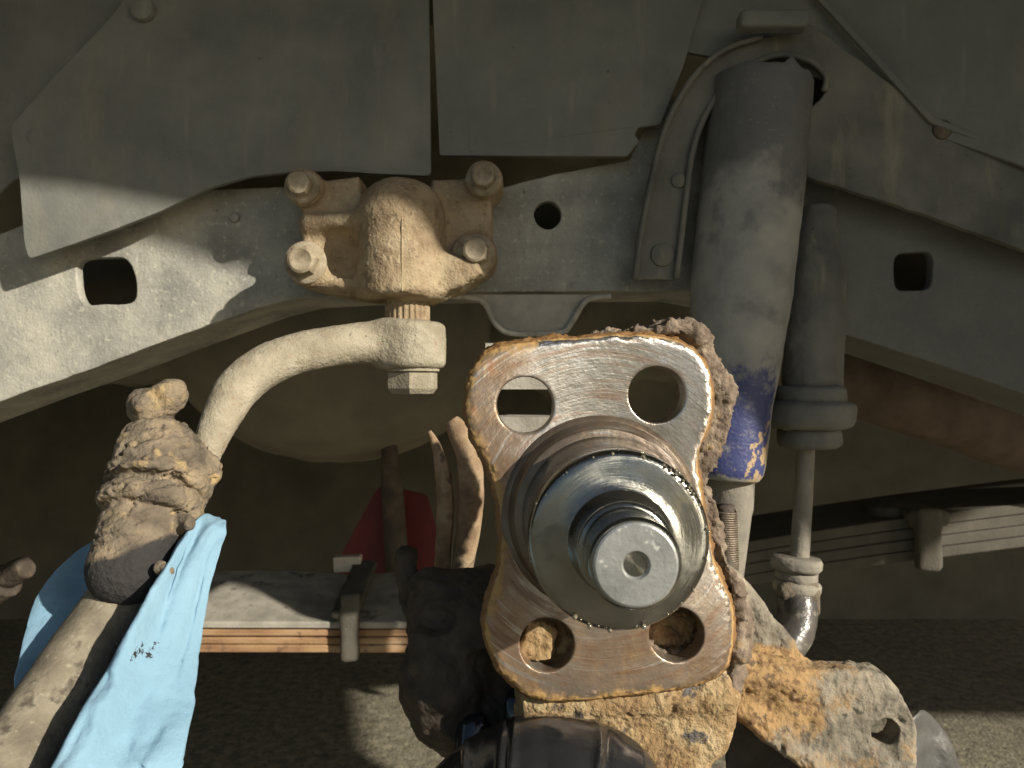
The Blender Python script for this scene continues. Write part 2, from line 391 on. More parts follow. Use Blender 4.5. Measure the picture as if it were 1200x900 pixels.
M_DARKLEAF = mat('grimy_shaded_spring_steel', [(.3, (.07, .064, .05)), (.7, (.11, .10, .078))], 40, 8, .9, bump=((400, .0006, 4),))
M_BROWN = mat('dusty_brown_tube', [(.3, (.10, .07, .05)), (.7, (.18, .135, .10))], 30, 8, .9, bump=((300, .0006, 4),))
M_WALL = mat('rear_backdrop_dark', [(.3, (.085, .078, .06)), (.7, (.145, .133, .102))], 8, 6, .95, bump=((200, .001, 4),))
M_RED = mat('red_bracket_paint', [(.3, (.105, .012, .014)), (.7, (.165, .022, .025))], 30, 6, .6, bump=((200, .0003, 3),))
M_WHITE = mat('chalky_clip', [(.3, (.52, .45, .37)), (.7, (.68, .60, .50))], 120, 6, .8, bump=((500, .0004, 3),))
M_HOSE = mat('rust_dusted_steel_tube', [(.3, (.10, .065, .04)), (.5, (.25, .17, .10)), (.7, (.44, .345, .22))], 60, 9, .9, bump=((500, .0006, 5),), over=(dict(col=(.07, .045, .035), scale=60, lo=.56, hi=.68, amt=.8),))
M_LINK = mat('grey_dusty_link', [(.3, (.16, .15, .125)), (.6, (.26, .235, .185)), (.75, (.33, .30, .23))], 60, 8, .85, bump=((500, .0005, 4),), over=(dict(PIT, amt=.5),))
M_BUSH = mat('greasy_rubber', [(.3, (.045, .042, .038)), (.7, (.11, .10, .088))], 70, 8, .28, bump=((260, .0006, 5),), over=(dict(col=(.20, .18, .135), scale=130, lo=.56, hi=.66, rough=.9, amt=.8),))
M_COIL = mat('dull_coil_wire', [(.3, (.10, .08, .06)), (.7, (.25, .205, .155))], 200, 6, .55, .6, bump=((900, .0003, 4),), over=(dict(col=(.36, .24, .08), scale=60, lo=.6, hi=.7, amt=.6),))
M_GLOVE = mat('black_nitrile', [(.3, (.012, .0125, .0135)), (.7, (.022, .0225, .0245))], 40, 6, .17, bump=((700, .00004, 4), (70, .0005, 3)), rvar=.05, spec=.7,
              over=(dict(col=(.20, .165, .11), scale=260, lo=.70, hi=.78, amt=.4, rough=.9), dict(col=(.035, .033, .03), scale=30, lo=.56, hi=.75, amt=.3, rough=.35)))
M_BAG = mat('black_plastic_film', [(.3, (.05, .05, .047)), (.7, (.10, .098, .088))], 25, 6, .5, bump=((60, .002, 5),), spec=.6, over=(dict(col=(.20, .18, .14), scale=60, lo=.56, hi=.75, amt=.35, rough=.9),))
M_GROUND = mat('gritty_concrete', [(.3, (.12, .108, .076)), (.5, (.22, .20, .14)), (.7, (.34, .305, .22))], 60, 12, .95, bump=((180, .003, 6),),
               over=(dict(col=(.05, .044, .03), scale=150, lo=.56, hi=.64, amt=.75, detail=4), dict(col=(.44, .41, .31), scale=210, lo=.62, hi=.68, amt=.7, detail=3), dict(col=(.10, .088, .06), scale=4, lo=.5, hi=.7, amt=.5)))
M_FENDER = mat('dusty_body_paint', [(.3, (.22, .22, .21)), (.7, (.30, .30, .28))], 8, 5, .5, bump=((300, .0002, 3),))

# ------------------------------------------------------------------ the ground and the truck body around the camera
n = 40
g = boxm((0, 0, -.05), (60, 60, .05)); tag(mk('ground', *g, M_GROUND, smooth=False, loc=(0, 0, 0)), kind='structure')

t = thing('truck_body', 'unseen outer fender cut to shape sunlight, bonnet and underbody of the truck around the open wheel arch', 'truck body', (0, .05, H))
arch = [(-2.2, .9), (3.4, .9), (3.4, .22), (2.1, .24), (1.95, .45), (1.56, .42), (1.49, .384), (1.40, .328), (1.257, .235), (1.114, .142), (1.06, .03), (1.03, -.06), (.71, -.06), (.705, .09), (.69, .15), (.66, .185), (.62, .215), (.595, .235), (.56, .262), (.51, .29), (.46, .315), (.39, .338), (.30, .364), (.235, .374),
        (0, .385), (-.3, .37), (-.55, .29), (-.68, .14), (-.72, -.1), (-2.2, -.1)]
plate('unseen_fender', [(x, z + H) for x, z in arch], .05, .02, M_FENDER, t, px=False, bevel=.002)  # out of view; opening and notches cut to place sun patches and shade
mk('bonnet', *boxm((.6, 1.1, H + .93), (2.8, 1.1, .02)), M_FENDER, t, smooth=False)
mk('arch_roof', *boxm((0, .30, H + .47), (1.2, .23, .006)), M_SHIELD, t, smooth=False)
mk('rear_backdrop', *boxm((.4, 1.75, H * .5 + .5), (3.2, .02, H * .5 + .5)), M_WALL, t, smooth=False)  # added dark wall that shuts bright sky out of the depth
mk('front_apron', *boxm((-2.2, .9, H + .35), (.02, .85, .6)), M_BLACK, t, smooth=False)
mk('side_fill_blocker', *boxm((.72, .30, H + .24), (.006, .23, .22)), M_SHIELD, t, smooth=False)  # unseen panel added to block fill light from the right
mk('floor_pan', *boxm((.4, 1.2, H + .36), (2.4, .5, .02)), M_BLACK, t, smooth=False)

# engine mass in the dark behind the rail
t = thing('engine', 'dark oily engine and round oil pan deep behind the frame rail', 'engine', P(390, 560, 1.0))
f = Field((-.8, .72, H - .22), (.75, 1.5, H + .36), .012)
F = f.box((0, 1.15, H + .2), (.62, .28, .2), .03)
mk('engine_block', *f.mesh(smin(F, f.cyl(P(760, 440, .95), P(760, 440, 1.3), .14, .02), .04)), M_BLACK, t, disp=lambda v, nn: fbm(v, 30, 3) * .012)
f = Field((-.55, .72, H - .2), (.05, 1.2, H + .3), .01)
mk('oil_pan', *f.mesh(f.ell(P(400, 390, .95), (.21, .22, .165))), M_BLACK, t, disp=lambda v, nn: fbm(v, 40, 3) * .004)

# ------------------------------------------------------------------ frame rail
rail = thing('frame_rail', 'dusty grey steel frame rail arching behind the shock and the steering gearbox', 'frame rail', P(600, 345, .46))
ro = [(-420, 640), (-200, 548), (-80, 500), (0, 470), (100, 435), (200, 397), (300, 361), (345, 350), (450, 344), (600, 342), (800, 341), (900, 360), (985, 390), (1090, 424), (1200, 462), (1290, 495), (1500, 570),
      (1500, 380), (1290, 300), (1200, 270), (1000, 190), (860, 110), (770, 120), (738, 187), (650, 204), (575, 223), (520, 221), (330, 219), (235, 222), (150, 230), (60, 250), (15, 268), (-80, 300), (-420, 430)]
holes = [rounded([(89, 303), (150, 301), (160, 325), (160, 356), (98, 358), (91, 340)], 14), circ(642, 252, 16, 24, 16.5, .02), rounded([(1048, 297), (1092, 294), (1094, 318), (1090, 340), (1048, 341)], 12)]
plate('rail_web', ro, .46, .006, M_RAIL, rail, holes=holes, bevel=.0008, rough=.0006)
low = [(-420, 640), (-200, 548), (-80, 500), (0, 470), (100, 435), (200, 397), (300, 361), (345, 350), (450, 344), (600, 342), (800, 341), (900, 360), (985, 390), (1090, 424), (1200, 462), (1290, 495), (1500, 570)]
V = []; F = []
for i, q in enumerate(low):
    a = P(q[0], q[1] - 2, .46)
    for y, dz in ((.4672, 0), (.53, 0), (.53, .005), (.4672, .005)): V.append((a.x, y, a.z + dz))
    if i:
        b = (i - 1) * 4
        for k in range(4): F.append((b + k, b + (k + 1) % 4, b + 4 + (k + 1) % 4, b + 4 + k))
mk('rail_flange', V, F, M_RAIL, rail, smooth=False)
plate('rail_inner_web', ro, .531, .004, M_BLACK, rail, bevel=.0005)

def rivet(cx, cy, Y, r, mt, parent, name='push_rivet'):
    a = P(cx, cy, Y); rr = S(r, Y)
    return mk(name, *lathe(a + Vector((0, .003, 0)), a - Vector((0, .01, 0)), [(0, rr), (.003, rr), (.0042, rr * .93), (.005, rr * .6), (.0054, rr * .2)], 20), mt, parent, angle=40)
rivet(953, 258, .459, 9, M_RAIL, rail, 'rivet'); rivet(275, 255, .459, 6, M_RAIL, rail, 'rivet')
# flat wheel-well splash shields
t = thing('splash_shield', 'dusty dark splash shield with a pointed lower corner over the pierced rail', 'splash shield', P(260, 210, .435))
sh = rounded([(-20, -330), (499, -330), (500, -60), (504, 204), (440, 201), (390, 198), (340, 199), (290, 205), (240, 220), (185, 248), (130, 270), (80, 288), (33, 304), (28, 285), (24, 212), (14, 150), (60, 95), (125, 20), (180, -60)], 7)
plate('shield_panel', sh, .435, .003, M_SHIELD, t, bevel=.0005, tilt=lambda x, z: .012 * math.sin((x + .26) * 9) * min(1, max(0, (z - .08) * 8)))
rivet(42, 160, .435, 13, M_SHIELD, t); rivet(166, 10, .435, 14, M_SHIELD, t)
t = thing('inner_fender', 'dark inner fender skin behind the slanted edge of the pointed splash shield', 'inner fender', P(20, 200, .47))
plate('fender_skin', [(-420, -330), (300, -330), (300, 60), (130, 120), (60, 200), (14, 210), (-20, 240), (-420, 330)], .448, .002, M_SHIELD, t, tilt=lambda x, z: -.05 * (x + .28))
t = thing('center_shield', 'square cornered dark splash shield between the gearbox and the shock tower', 'splash shield', P(620, 180, .445))
plate('shield_panel', rounded([(503, -330), (507, 0), (515, 182), (735, 183), (750, 165), (744, 158), (748, 149), (774, 146), (800, 80), (840, -60), (840, -330)], 3), .443, .003, M_SHIELD, t, bevel=.0005, tilt=lambda x, z: .006 * math.sin(x * 25 + 1) * max(0, (z - .12) * 8))
plate('stiffening_bead', rounded([(545, -330), (552, -330), (556, 178), (549, 178)], 2), .4425, .0016, M_SHIELD, t, bevel=.0006)

# ------------------------------------------------------------------ shock tower and its brace
t = thing('shock_tower', 'horseshoe shaped shock tower bracket with a long brace sloping away from the shock top', 'bracket', P(770, 328, .44))
tw = [(741, 328), (748, 270), (760, 210), (772, 160), (790, 118), (812, 84), (845, 58), (890, 43), (930, 38), (948, 26), (1010, 72), (1100, 142), (1200, 182), (1290, 215), (1290, 325), (1200, 293), (1080, 250), (945, 207),
      (946, 130), (966, 112), (972, 96), (965, 82), (948, 72), (910, 66), (876, 80), (848, 104), (826, 140), (813, 180), (804, 250), (795, 328)]
plate('tower_plate', rounded(tw, 6), .437, .004, M_TOWER, t, bevel=.0008, rough=.0008, tilt=lambda x, z: .0)
lip = [P(*q, .437) + Vector((0, -.004, 0)) for q in ((743, 327), (751, 270), (763, 210), (775, 162), (793, 121), (815, 88), (847, 62), (890, 47))]
mk('outer_lip', *tube(lip, [.0017] * 8, 10, 4), M_TOWER, t)
lip = [P(*q, .437) + Vector((0, -.002, 0)) for q in ((792, 327), (801, 250), (810, 182), (823, 142), (846, 105), (876, 80), (910, 66), (946, 72), (966, 90), (964, 108))]
mk('inner_lip', *tube(lip, [.0018] * 8, 10, 4), M_TOWER, t)
rivet(776, 299, .437, 14, M_TOWER, t, 'rivet'); rivet(795, 212, .437, 9, M_TOWER, t, 'rivet'); rivet(1104, 152, .437, 12, M_DARKIRON, t, 'rivet')
f = Field(P(850, 50, .44) - Vector((0, .03, 0)), P(965, -5, .44) + Vector((0, .02, 0)), .0012)
F = f.box(P(905, 26, .425), (S(40, .425), .006, S(11, .425)), .003)
mk('rubber_cap', *f.mesh(F), M_SHIELD, t, disp=lambda v, nn: fbm(v, 100, 3) * .0006)
plate('tower_back', [(795, 340), (800, 120), (870, 40), (1000, 60), (1000, 340)], .5, .003, M_BLACK, t)
t = thing('outer_inner_fender', 'bare dark inner fender skin above the long tower brace', 'inner fender', P(1100, 100, .44)); 
t.name = 'inner_fender'
plate('fender_skin', [(800, -330), (800, 60), (950, 90), (1020, 110), (1100, 170), (1200, 210), (1600, 330), (1600, -330)], .446, .002, M_SHIELD, t, tilt=lambda x, z: -.10 * max(0, x - .16) )
plate('seam_strip', rounded([(950, -10), (958, -12), (1095, 137), (1200, 179), (1200, 184), (1091, 144)], 3), .4345, .001, M_SHIELD, t)

# ------------------------------------------------------------------ steering gearbox
gb = thing('steering_gearbox', 'tan dusty cast steering gearbox bolted to the rail above the pitman arm', 'steering gearbox', P(470, 355, .44))
A = P(474, 262, .432); B = P(477, 352, .432)
f = Field(P(325, 372, .44) - Vector((0, .075, 0)), P(600, 188, .44) + Vector((0, .03, 0)), .001)
bar = f.cyl(P(471, 351, .43), P(470, 250, .43), S(53, .42), .005, S(51, .42))
bar = smin(bar, f.ell(P(470, 250, .43), (S(51, .42), .025, .020)), .005)
lw = f.prism([P(*q, .430).xz[:] for q in ((348, 215), (420, 205), (440, 350), (405, 348), (372, 340), (352, 325), (352, 250))], .430, .456, .004)
rw = f.prism([P(*q, .434).xz[:] for q in ((505, 210), (576, 206), (577, 300), (566, 322), (540, 338), (505, 350))], .434, .456, .004)
F = smin(bar, smin(lw, rw, .004), .005)
for cx, cy, r in ((360, 308, 27), (356, 219, 22), (556, 297, 26), (567, 210, 22)):
    yb = .423 if cx < 450 else .428; a = P(cx, cy, yb); F = smin(F, f.cyl(a + Vector((0, .03, 0)), a, S(r, yb), .002), .003)
for a, b, r in (((362, 262), (425, 258), .005), ((372, 328), (430, 338), .004)):       # casting ribs
    F = smin(F, f.cap(P(*a, .430), P(*b, .424), r), .006)
F = smin(F, f.prism([P(*q, .42).xz[:] for q in ((470, 300), (520, 296), (560, 306), (566, 320), (540, 336), (500, 350), (470, 352))], .417, .45, .004), .006)
F = smax(F, -f.ell(P(397, 295, .426), (.012, .012, .013)), .004)                         # hollow between the ribs
mk('housing', *f.mesh(F), M_DUST, gb, disp=lambda v, nn: fbm(v, 130, 4) * .0006 - np.clip(fbm(v, 420, 2, 5) - .35, 0, 1) * .0016 + fbm(v, 900, 2, 5) * .0002)
seam = [P(473, 250, .4), P(474, 275, .4), P(476, 320, .4), P(477, 340, .4)]
for q in seam: q.x = P(472, 0, .408).x; q.y = .43 - S(52, .42) + .0003
mk('casting_seam', *tube(seam, [.00045] * 4, 8, 6), M_DUST, gb)
def bolt(px, py, Y, r, out, parent, mt=M_BOLT, dirv=(0, -1, 0), base=None):
    """flanged hex bolt: the shank end sits on its boss, the head points along dirv"""
    d = Vector(dirv).normalized(); a = (base or P(px, py, Y)); u, v, d = frame_of(d); rr = S(r, Y)
    V, F = lathe(a, a + d, [(0, rr * 1.35), (.002, rr * 1.38), (.0035, rr * 1.15)], 28)
    w_ = (V, F)
    V = []; F = []; rot = random.uniform(0, 1); off = .003
    rings = ((off, .98), (off + out * .75, .98), (off + out * .93, .84), (off + out, .68), (off + out * .93, .45), (off + out * .92, .1))
    for h_, s_ in rings:
        for i in range(24):
            an = 2 * math.pi * i / 24; k = math.cos(math.pi / 6) / math.cos((an % (math.pi / 3)) - math.pi / 6)
            rad = rr * s_ * (k if s_ > .9 else 1) * 1.02
            V.append((a + d * h_ + (u * math.cos(an + rot) + v * math.sin(an + rot)) * rad)[:])
    m = len(rings)
    for j in range(m - 1):
        for i in range(24): k = (i + 1) % 24; F.append((j * 24 + i, (j + 1) * 24 + i, (j + 1) * 24 + k, j * 24 + k))
    F.append([(m - 1) * 24 + i for i in range(24)][::-1])
    o = mk('bolt', V, F, mt, parent, angle=32, disp=lambda v_, nn: fbm(v_, 500, 2) * .0003)
    mk('washer', *w_, mt, o, angle=40)
    return o
bolt(359, 308, .423, 18, .009, gb); bolt(355, 219, .423, 15, .008, gb); bolt(558, 297, .428, 16, .010, gb); bolt(567, 210, .428, 15, .008, gb)
# splined output shaft
V = []; F = []; a = P(474, 385, .42); top = P(474, 345, .42); seg = 96
for j, z in enumerate((a.z, top.z - .006, top.z - .004, top.z + .004)):
    for i in range(seg):
        r = S(26, .42) * (1 + (.035 if (i % 4 < 2 and j < 2) else -.03)); an = 2 * math.pi * i / seg
        V.append((a.x + r * math.cos(an), .42 + .012 + r * math.sin(an), z))
for j in range(3):
    for i in range(seg): k = (i + 1) % seg; F.append((j * seg + i, j * seg + k, (j + 1) * seg + k, (j + 1) * seg + i))
mk('splined_shaft', V, F, M_DUST, gb, smooth=False)

# ------------------------------------------------------------------ pitman arm
pt = thing('pitman_arm', 'pale dusty curved pitman arm clamped on the splined gearbox shaft', 'pitman arm', P(480, 430, .43))
HY = .43
f = Field(P(222, 560, .42) + Vector((0, -.10, 0)), P(530, 358, .44) + Vector((0, .03, 0)), .0011)
hub = f.cyl(P(483, 432, HY), P(483, 378, HY), S(39, HY), .004)
ax = [(483, 405, HY), (440, 402, .425), (400, 404, .415), (350, 414, .402), (310, 430, .392), (282, 452, .383), (264, 480, .374), (250, 510, .366), (237, 545, .358)]
ap = catmull([P(*q)[:] for q in ax], 3, False); ar = np.interp(np.linspace(0, 8, len(ap)), range(9), [S(30, .43), S(26, .42), S(24, .41), S(24, .40), S(25, .39), S(25, .383), S(23, .374), S(20, .366), S(15, .358)])
F = None
for q0, q1, r0, r1 in zip(ap, ap[1:], ar, ar[1:]):
    c_ = f.cap(q0, q1, r0, r1); F = c_ if F is None else np.minimum(F, c_)
F = smin(F, hub, .008)
mk('arm', *f.mesh(F), M_ARM, pt, disp=lambda v, nn: fbm(v, 60, 2) * .0006 + fbm(v, 350, 3, 5) * .0003)
a = P(484, 428, HY)
mk('lock_washer', *lathe(a, a - Vector((0, 0, 1)), [(0, S(31, HY)), (.0035, S(31, HY)), (.004, S(29, HY))], 40), M_ARM, pt, angle=40)
b = P(484, 437, HY)
V, F = lathe(b, b - Vector((0, 0, 1)), [(0, S(31, HY)), (.009, S(31, HY)), (.012, S(26, HY)), (.0125, S(10, HY))], 6)
mk('nut', V, F, M_ARM, pt, angle=30)

# ------------------------------------------------------------------ drag link with its caked ball joint
dl = thing('drag_link', 'mud caked drag link and ball joint hanging from the end of the pitman arm', 'drag link', P(60, 820, .29))
tp = [P(165, 660, .335), P(150, 690, .325), P(95, 770, .30), P(30, 872, .268), P(-45, 990, .235), P(-110, 1090, .21)]
tV, tF = tube(tp, [.0125, .0135, .0138, .014, .014, .014], 40, 12)
mk('tube', tV, tF, M_DRAG, dl, disp=lambda v, nn: fbm(v, 150, 4) * .0005)
f = Field(P(80, 730, .33) + Vector((0, -.045, 0)), P(275, 440, .37) + Vector((0, .05, 0)), .0011)
F = f.cap(P(150, 663, .315), P(158, 640, .320), S(45, .315), S(42, .32))
F = smin(F, f.cap(P(166, 615, .326), P(172, 596, .33), S(44, .326), S(43, .33)), .004)
F = smin(F, f.cyl(P(173, 603, .328), P(181, 578, .334), S(58, .332), .004, S(50, .335)), .002)
F = smin(F, f.cyl(P(179, 573, .335), P(186, 548, .341), S(59, .336), .004, S(50, .34)), .002)
F = smin(F, f.cap(P(184, 545, .342), P(190, 535, .345), S(46, .342), S(44, .345)), .004)
F = smin(F, f.cap(P(160, 524, .34), P(160, 516, .343), .0075), .004)
F = smin(F, f.cap(P(190, 530, .350), P(238, 548, .354), .010, .008), .008)
F = smin(F, f.cap(P(225, 575, .350), P(215, 610, .340), .006), .006)
F = smin(F, f.cap(P(212, 612, .325), P(228, 613, .318), .0032, .002), .003)
F = smin(F, f.cap(P(188, 665, .305), P(200, 670, .302), .003, .0022), .002)
def crust(v, nn):
    low = np.clip((v[:, 2] - P(0, 655, .315).z) / .012, .18, 1)
    tilt_ = v.copy(); tilt_[:, 2] = v[:, 2] - .25 * v[:, 0]
    crk = np.clip(1 - np.abs(fbm(tilt_ * np.array([.45, .8, 1.9]), 75, 4, 21)) / .07, 0, 1)
    return low * (fbm(tilt_ * np.array([.5, 1, 1.4]), 85, 3, 2, .5) * .0026 + flakes(tilt_ * np.array([.6, 1, 1.5]), 90, 3, .0018, 5) + fbm(v, 330, 4, 8, .65) * .0008 - crk * .0024 + .0005) + fbm(v, 700, 2, 4) * .0003
V, Q = f.mesh(F); cp = P(150, 668, .315)
dome_shade = np.clip((P(0, 640, .315).z + .35 * (V[:, 0] - cp.x) - V[:, 2]) / .004, -1, 1) * (V[:, 0] < P(196, 0, .315).x)  # mask for the painted shade under the joint
mk('ball_joint', V, Q, M_MUD, dl, disp=crust, attrs={'cap': dome_shade})  # 'cap' carries the shade painted on the lower dome
f = Field(P(140, 520, .375) + Vector((0, -.02, 0)), P(240, 435, .375) + Vector((0, .03, 0)), .0011)
F = smin(f.cap(P(176, 477, .38), P(200, 463, .38), S(24, .38), S(19, .38)), f.cap(P(165, 474, .37), P(160, 471, .37), .0035, .002), .003)
sn = mk('stud_nut', *f.mesh(F), M_MUD, dl, disp=lambda v, nn: fbm(v, 140, 4, 2) * .0022)
mk('stud', *tube([P(190, 478, .382), P(188, 500, .378), P(187, 530, .368)], [.0065, .006, .007], 18, 4), M_DARKIRON, sn)  # dark iron paints in the shade between nut and boot

# ------------------------------------------------------------------ blue paper shop towel slung round the drag link
rows = 110
def rowpt(pts, v):
    q = catmull(pts, 12, False); x = v * (len(q) - 1); i = min(int(x), len(q) - 2); return q[i] + (q[i + 1] - q[i]) * (x - i)
eA = [(110, 634), (80, 652), (48, 688), (29, 732), (20, 775), (20, 830), (22, 900), (30, 990)]
eB = [(122, 640), (108, 690), (88, 720), (66, 760), (40, 800), (20, 850), (0, 900), (-10, 990)]
eC = [(205, 640), (190, 680), (165, 720), (140, 765), (112, 815), (85, 865), (70, 910), (50, 990)]
eD = [(213, 632), (199, 655), (176, 690), (152, 732), (123, 785), (94, 840), (62, 905), (20, 990)]
eM = [(236, 604), (226, 640), (210, 680), (190, 735), (172, 790), (155, 850), (140, 905), (115, 990)]
eE = [(257, 606), (261, 622), (247, 682), (234, 752), (229, 806), (221, 850), (207, 902), (185, 990)]
def axisY(v): return .335 - .10 * v
V = []; sm = []; dr = []; cols = 44
for j in range(rows + 1):
    v = j / rows; y0 = axisY(v)
    ctl = []
    for e, dy in ((eA, .030), (eB, .024), (eC, .020), (eD, -.0135), (eM, -.004), (eE, .004)):
        q = rowpt(e, v); ctl.append(P(q[0], q[1], y0 + dy)[:])
    line = catmull(ctl, 18, False)
    for i, q in enumerate(line):
        q = np.array(q); u = i / (len(line) - 1)
        fr = max(0., (u - .62) / .38)                       # 0 at the front fold, 1 at the free edge
        if u > .6:
            w_ = math.sin(fr * 9 + 3 * v + 1.2 * math.sin(v * 7)) * .0016 * min(1, fr * 4) + .004 * math.exp(-((fr - .35 - .25 * math.sin(v * 5)) / .12) ** 2) * math.exp(-((v - .62) / .25) ** 2)
            w_ -= .005 * math.exp(-((fr - .18 - .5 * (v - .1)) / .07) ** 2) * (v < .45) * math.sin(min(1, v / .45) * math.pi)
            q[1] -= w_
        else:
            q[1] += .002 * math.sin(u * 20 + v * 6)
        V.append(q)
        a = P(178, 755, y0); sm.append(max(0, 1 - ((q[0] - a.x) ** 2 * .5 + (q[2] - a.z) ** 2) / (.0075 ** 2)) * (u > .7))
        a = P(120, 880, y0); b = P(205, 640, y0)
        dr.append(max(0, 1 - ((q[0] - a.x) ** 2 + (q[2] - a.z) ** 2) / (.02 ** 2)) + .8 * max(0, 1 - ((q[0] - b.x) ** 2 + (q[2] - b.z) ** 2) / (.014 ** 2)))
nc = len(line); V = np.array(V)
ua = np.tile(np.arange(nc) / (nc - 1), rows + 1)
V[:, 1] += fbm(V, 60, 4, 3) * .003 + np.abs(fbm(V, 45, 3, 11)) * .004
k_ = np.array([1.0, .3, .55]); V[:, 1] += (ua > .62) * (np.clip(1 - np.abs(fbm(V * k_, 42, 3, 31)) / .10, 0, 1) * .0026 - np.clip(1 - np.abs(fbm(V * k_[::-1], 60, 2, 44)) / .08, 0, 1) * .0012)
F = [(j * nc + i, j * nc + i + 1, (j + 1) * nc + i + 1, (j + 1) * nc + i) for j in range(rows) for i in range(nc - 1)]
tow = mk('shop_towel', V, F, M_CLOTH, attrs={'smudge': sm, 'dirt': dr})
so_ = tow.modifiers.new('thickness', 'SOLIDIFY'); so_.thickness = .0004; so_.offset = 0
tag(tow, 'light blue paper shop towel slung around the drag link tube', 'shop towel')

# ------------------------------------------------------------------ shock absorber
sk_ = thing('shock_absorber', 'dusty shock absorber with worn blue paint near its lower collar', 'shock absorber', P(845, 560, .44))
a = P(893, 96, .44); b = P(846, 560, .44); d = (b - a); Ls = d.length; d.normalize()
def along(py): return (py - 96) / (560 - 96) * Ls
s4 = lambda p: S(p, .425)
# resample along the axis so paint, chips and the torn top have vertices to live on
prof_t = [0, .001, along(200), along(340), along(420), along(472), along(540), along(551), along(558), along(560)]; prof_r = [56, 59, 61, 60, 54.5, 50.5, 48.5, 47, 43, 40]
tt = np.concatenate([np.linspace(0, along(540), 90), [along(546), along(551), along(555), along(558), along(560)]])
V, F = lathe(a, b, [(q, s4(float(np.interp(q, prof_t, prof_r)))) for q in tt], 96)
V = np.array(V); tloc = (V - np.array(a)) @ np.array(d)
topw = np.clip(1 - tloc / .02, 0, 1)
ang = np.arctan2(V[:, 0] - (np.array(a)[0] + tloc * d[0]), -(V[:, 1] - .44))
V = V + np.outer(topw * (fbm(np.column_stack([np.cos(ang) * 3, np.sin(ang) * 3, ang * 0]), 1.2, 3, 6) * .0022 - .0005 - .004 * np.exp(-((ang - .3) / .12) ** 2)), np.array(d))
pyv = 96 + tloc / Ls * 464
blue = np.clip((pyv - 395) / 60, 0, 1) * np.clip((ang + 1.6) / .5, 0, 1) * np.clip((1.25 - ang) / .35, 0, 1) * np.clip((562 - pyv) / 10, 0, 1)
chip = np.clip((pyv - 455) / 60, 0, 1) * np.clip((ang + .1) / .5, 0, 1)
mk('dust_tube', V, F, M_SHOCK, sk_, angle=45, disp=lambda v, nn: fbm(v, 60, 4) * .0006, attrs={'blue': blue, 'chip': chip, 'upper_shade': np.clip((245 - pyv) / 60 + .2 * (ang > .2), -.6, 1)})
c = P(857, 555, .445); e = P(846, 690, .445)
mk('damper_body', *lathe(c, e, [(0, S(27, .445)), (.02, S(28, .445)), (.024, S(26.5, .445)), (.075, S(22, .445)), (.085, S(17, .445))], 40), M_LINK, sk_, angle=50)

# ------------------------------------------------------------------ brake hose with spring guard
bh = thing('brake_hose', 'brake hose wound in a rusty wire spring guard beneath the blue collar', 'brake hose', P(852, 665, .36))
hp = [P(849, 592, .365), P(850, 630, .365), P(852, 668, .362), P(862, 690, .355), P(880, 715, .345)]
mk('hose', *tube(hp, [.0048] * 5, 16, 6), M_DARKIRON, bh)
pp = []
for i in range(26 * 10 + 1):
    t_ = i / 260; q = P(849.5 + 2 * t_, 598 + 68 * t_, .365); an = t_ * 26 * 2 * math.pi
    pp.append(q + Vector((math.cos(an), math.sin(an), 0)) * .0056)
mk('spring_guard', *tube(pp, [.00062] * 4, 6, 1), M_COIL, bh)

# ------------------------------------------------------------------ stabilizer link on the far side of the shock
sl_ = thing('stabilizer_link', 'dusty stabilizer link rod between ringed rubber bushings beside the shock', 'stabilizer link', P(935, 690, .43))
LY = .45
a = P(951, 262, LY); b = P(948, 520, LY); L_ = (a - b).length; s5 = lambda p: S(p, LY); al = lambda py: (py - 262) / 258 * L_
f = Field(P(895, 535, LY) - Vector((0, .035, 0)), P(1005, 240, LY) + Vector((0, .02, 0)), .0014)
F = f.path([P(955, 255, .462), P(952, 330, .455), P(949, 440, .45)], [s5(26), s5(31), s5(30)], .004)
F = smin(F, f.box(P(965, 390, .46), (.009, .012, .045), .003), .006)
mk('sleeve', *f.mesh(F), M_TOWER, sl_, disp=lambda v, nn: fbm(v, 90, 4) * .0016)
for y0, y1, r in ((452, 474, 41), (470, 502, 51), (500, 525, 36)):
    q = P(948, y0, LY); e = P(948, y1, LY); ln = (q - e).length
    mk('bushing', *lathe(q, e, dens([(0, s5(r * .8)), (ln * .12, s5(r * .96)), (ln * .3, s5(r)), (ln * .7, s5(r)), (ln * .9, s5(r * .94)), (ln, s5(r * .82))], .0012), 64), M_TOWER, sl_, angle=60, disp=lambda v, nn: fbm(v, 130, 4) * .0012)
mk('rod', *tube([P(945, 515, LY), P(941, 590, .445), P(936, 665, .44)], [s5(10), s5(10.5), s5(11)], 20, 4), M_LINK, sl_)
for y0, y1, r in ((653, 667, 29), (668, 680, 24), (680, 694, 27)):
    q = P(934, y0, .437); e = P(933, y1, .437); ln = (q - e).length; r = S(r, .437)
    mk('lower_washer', *lathe(q, e, dens([(0, r * .9), (ln * .25, r), (ln * .75, r), (ln, r * .9)], .001), 56), M_LINK, sl_, angle=50, disp=lambda v, nn: fbm(v, 160, 3) * .0008)
sb = thing('stabilizer_bar', 'shiny greasy bent bar end under the stabilizer link washers', 'stabilizer bar', P(925, 760, .42))
mk('bent_bar', *tube([P(931, 686, .437), P(934, 712, .432), P(932, 738, .425), P(915, 764, .418), P(885, 785, .415), P(850, 795, .42)], [S(22, .43), S(22.5, .43), S(22, .43), S(20, .43), S(18, .43), S(18, .43)], 28, 8), M_BUSH, sb, disp=lambda v, nn: fbm(v, 120, 4) * .0009)
q = P(934, 690, .437)
f = Field(P(900, 725, .43) - Vector((0, .02, 0)), P(970, 675, .43) + Vector((0, .035, 0)), .001)
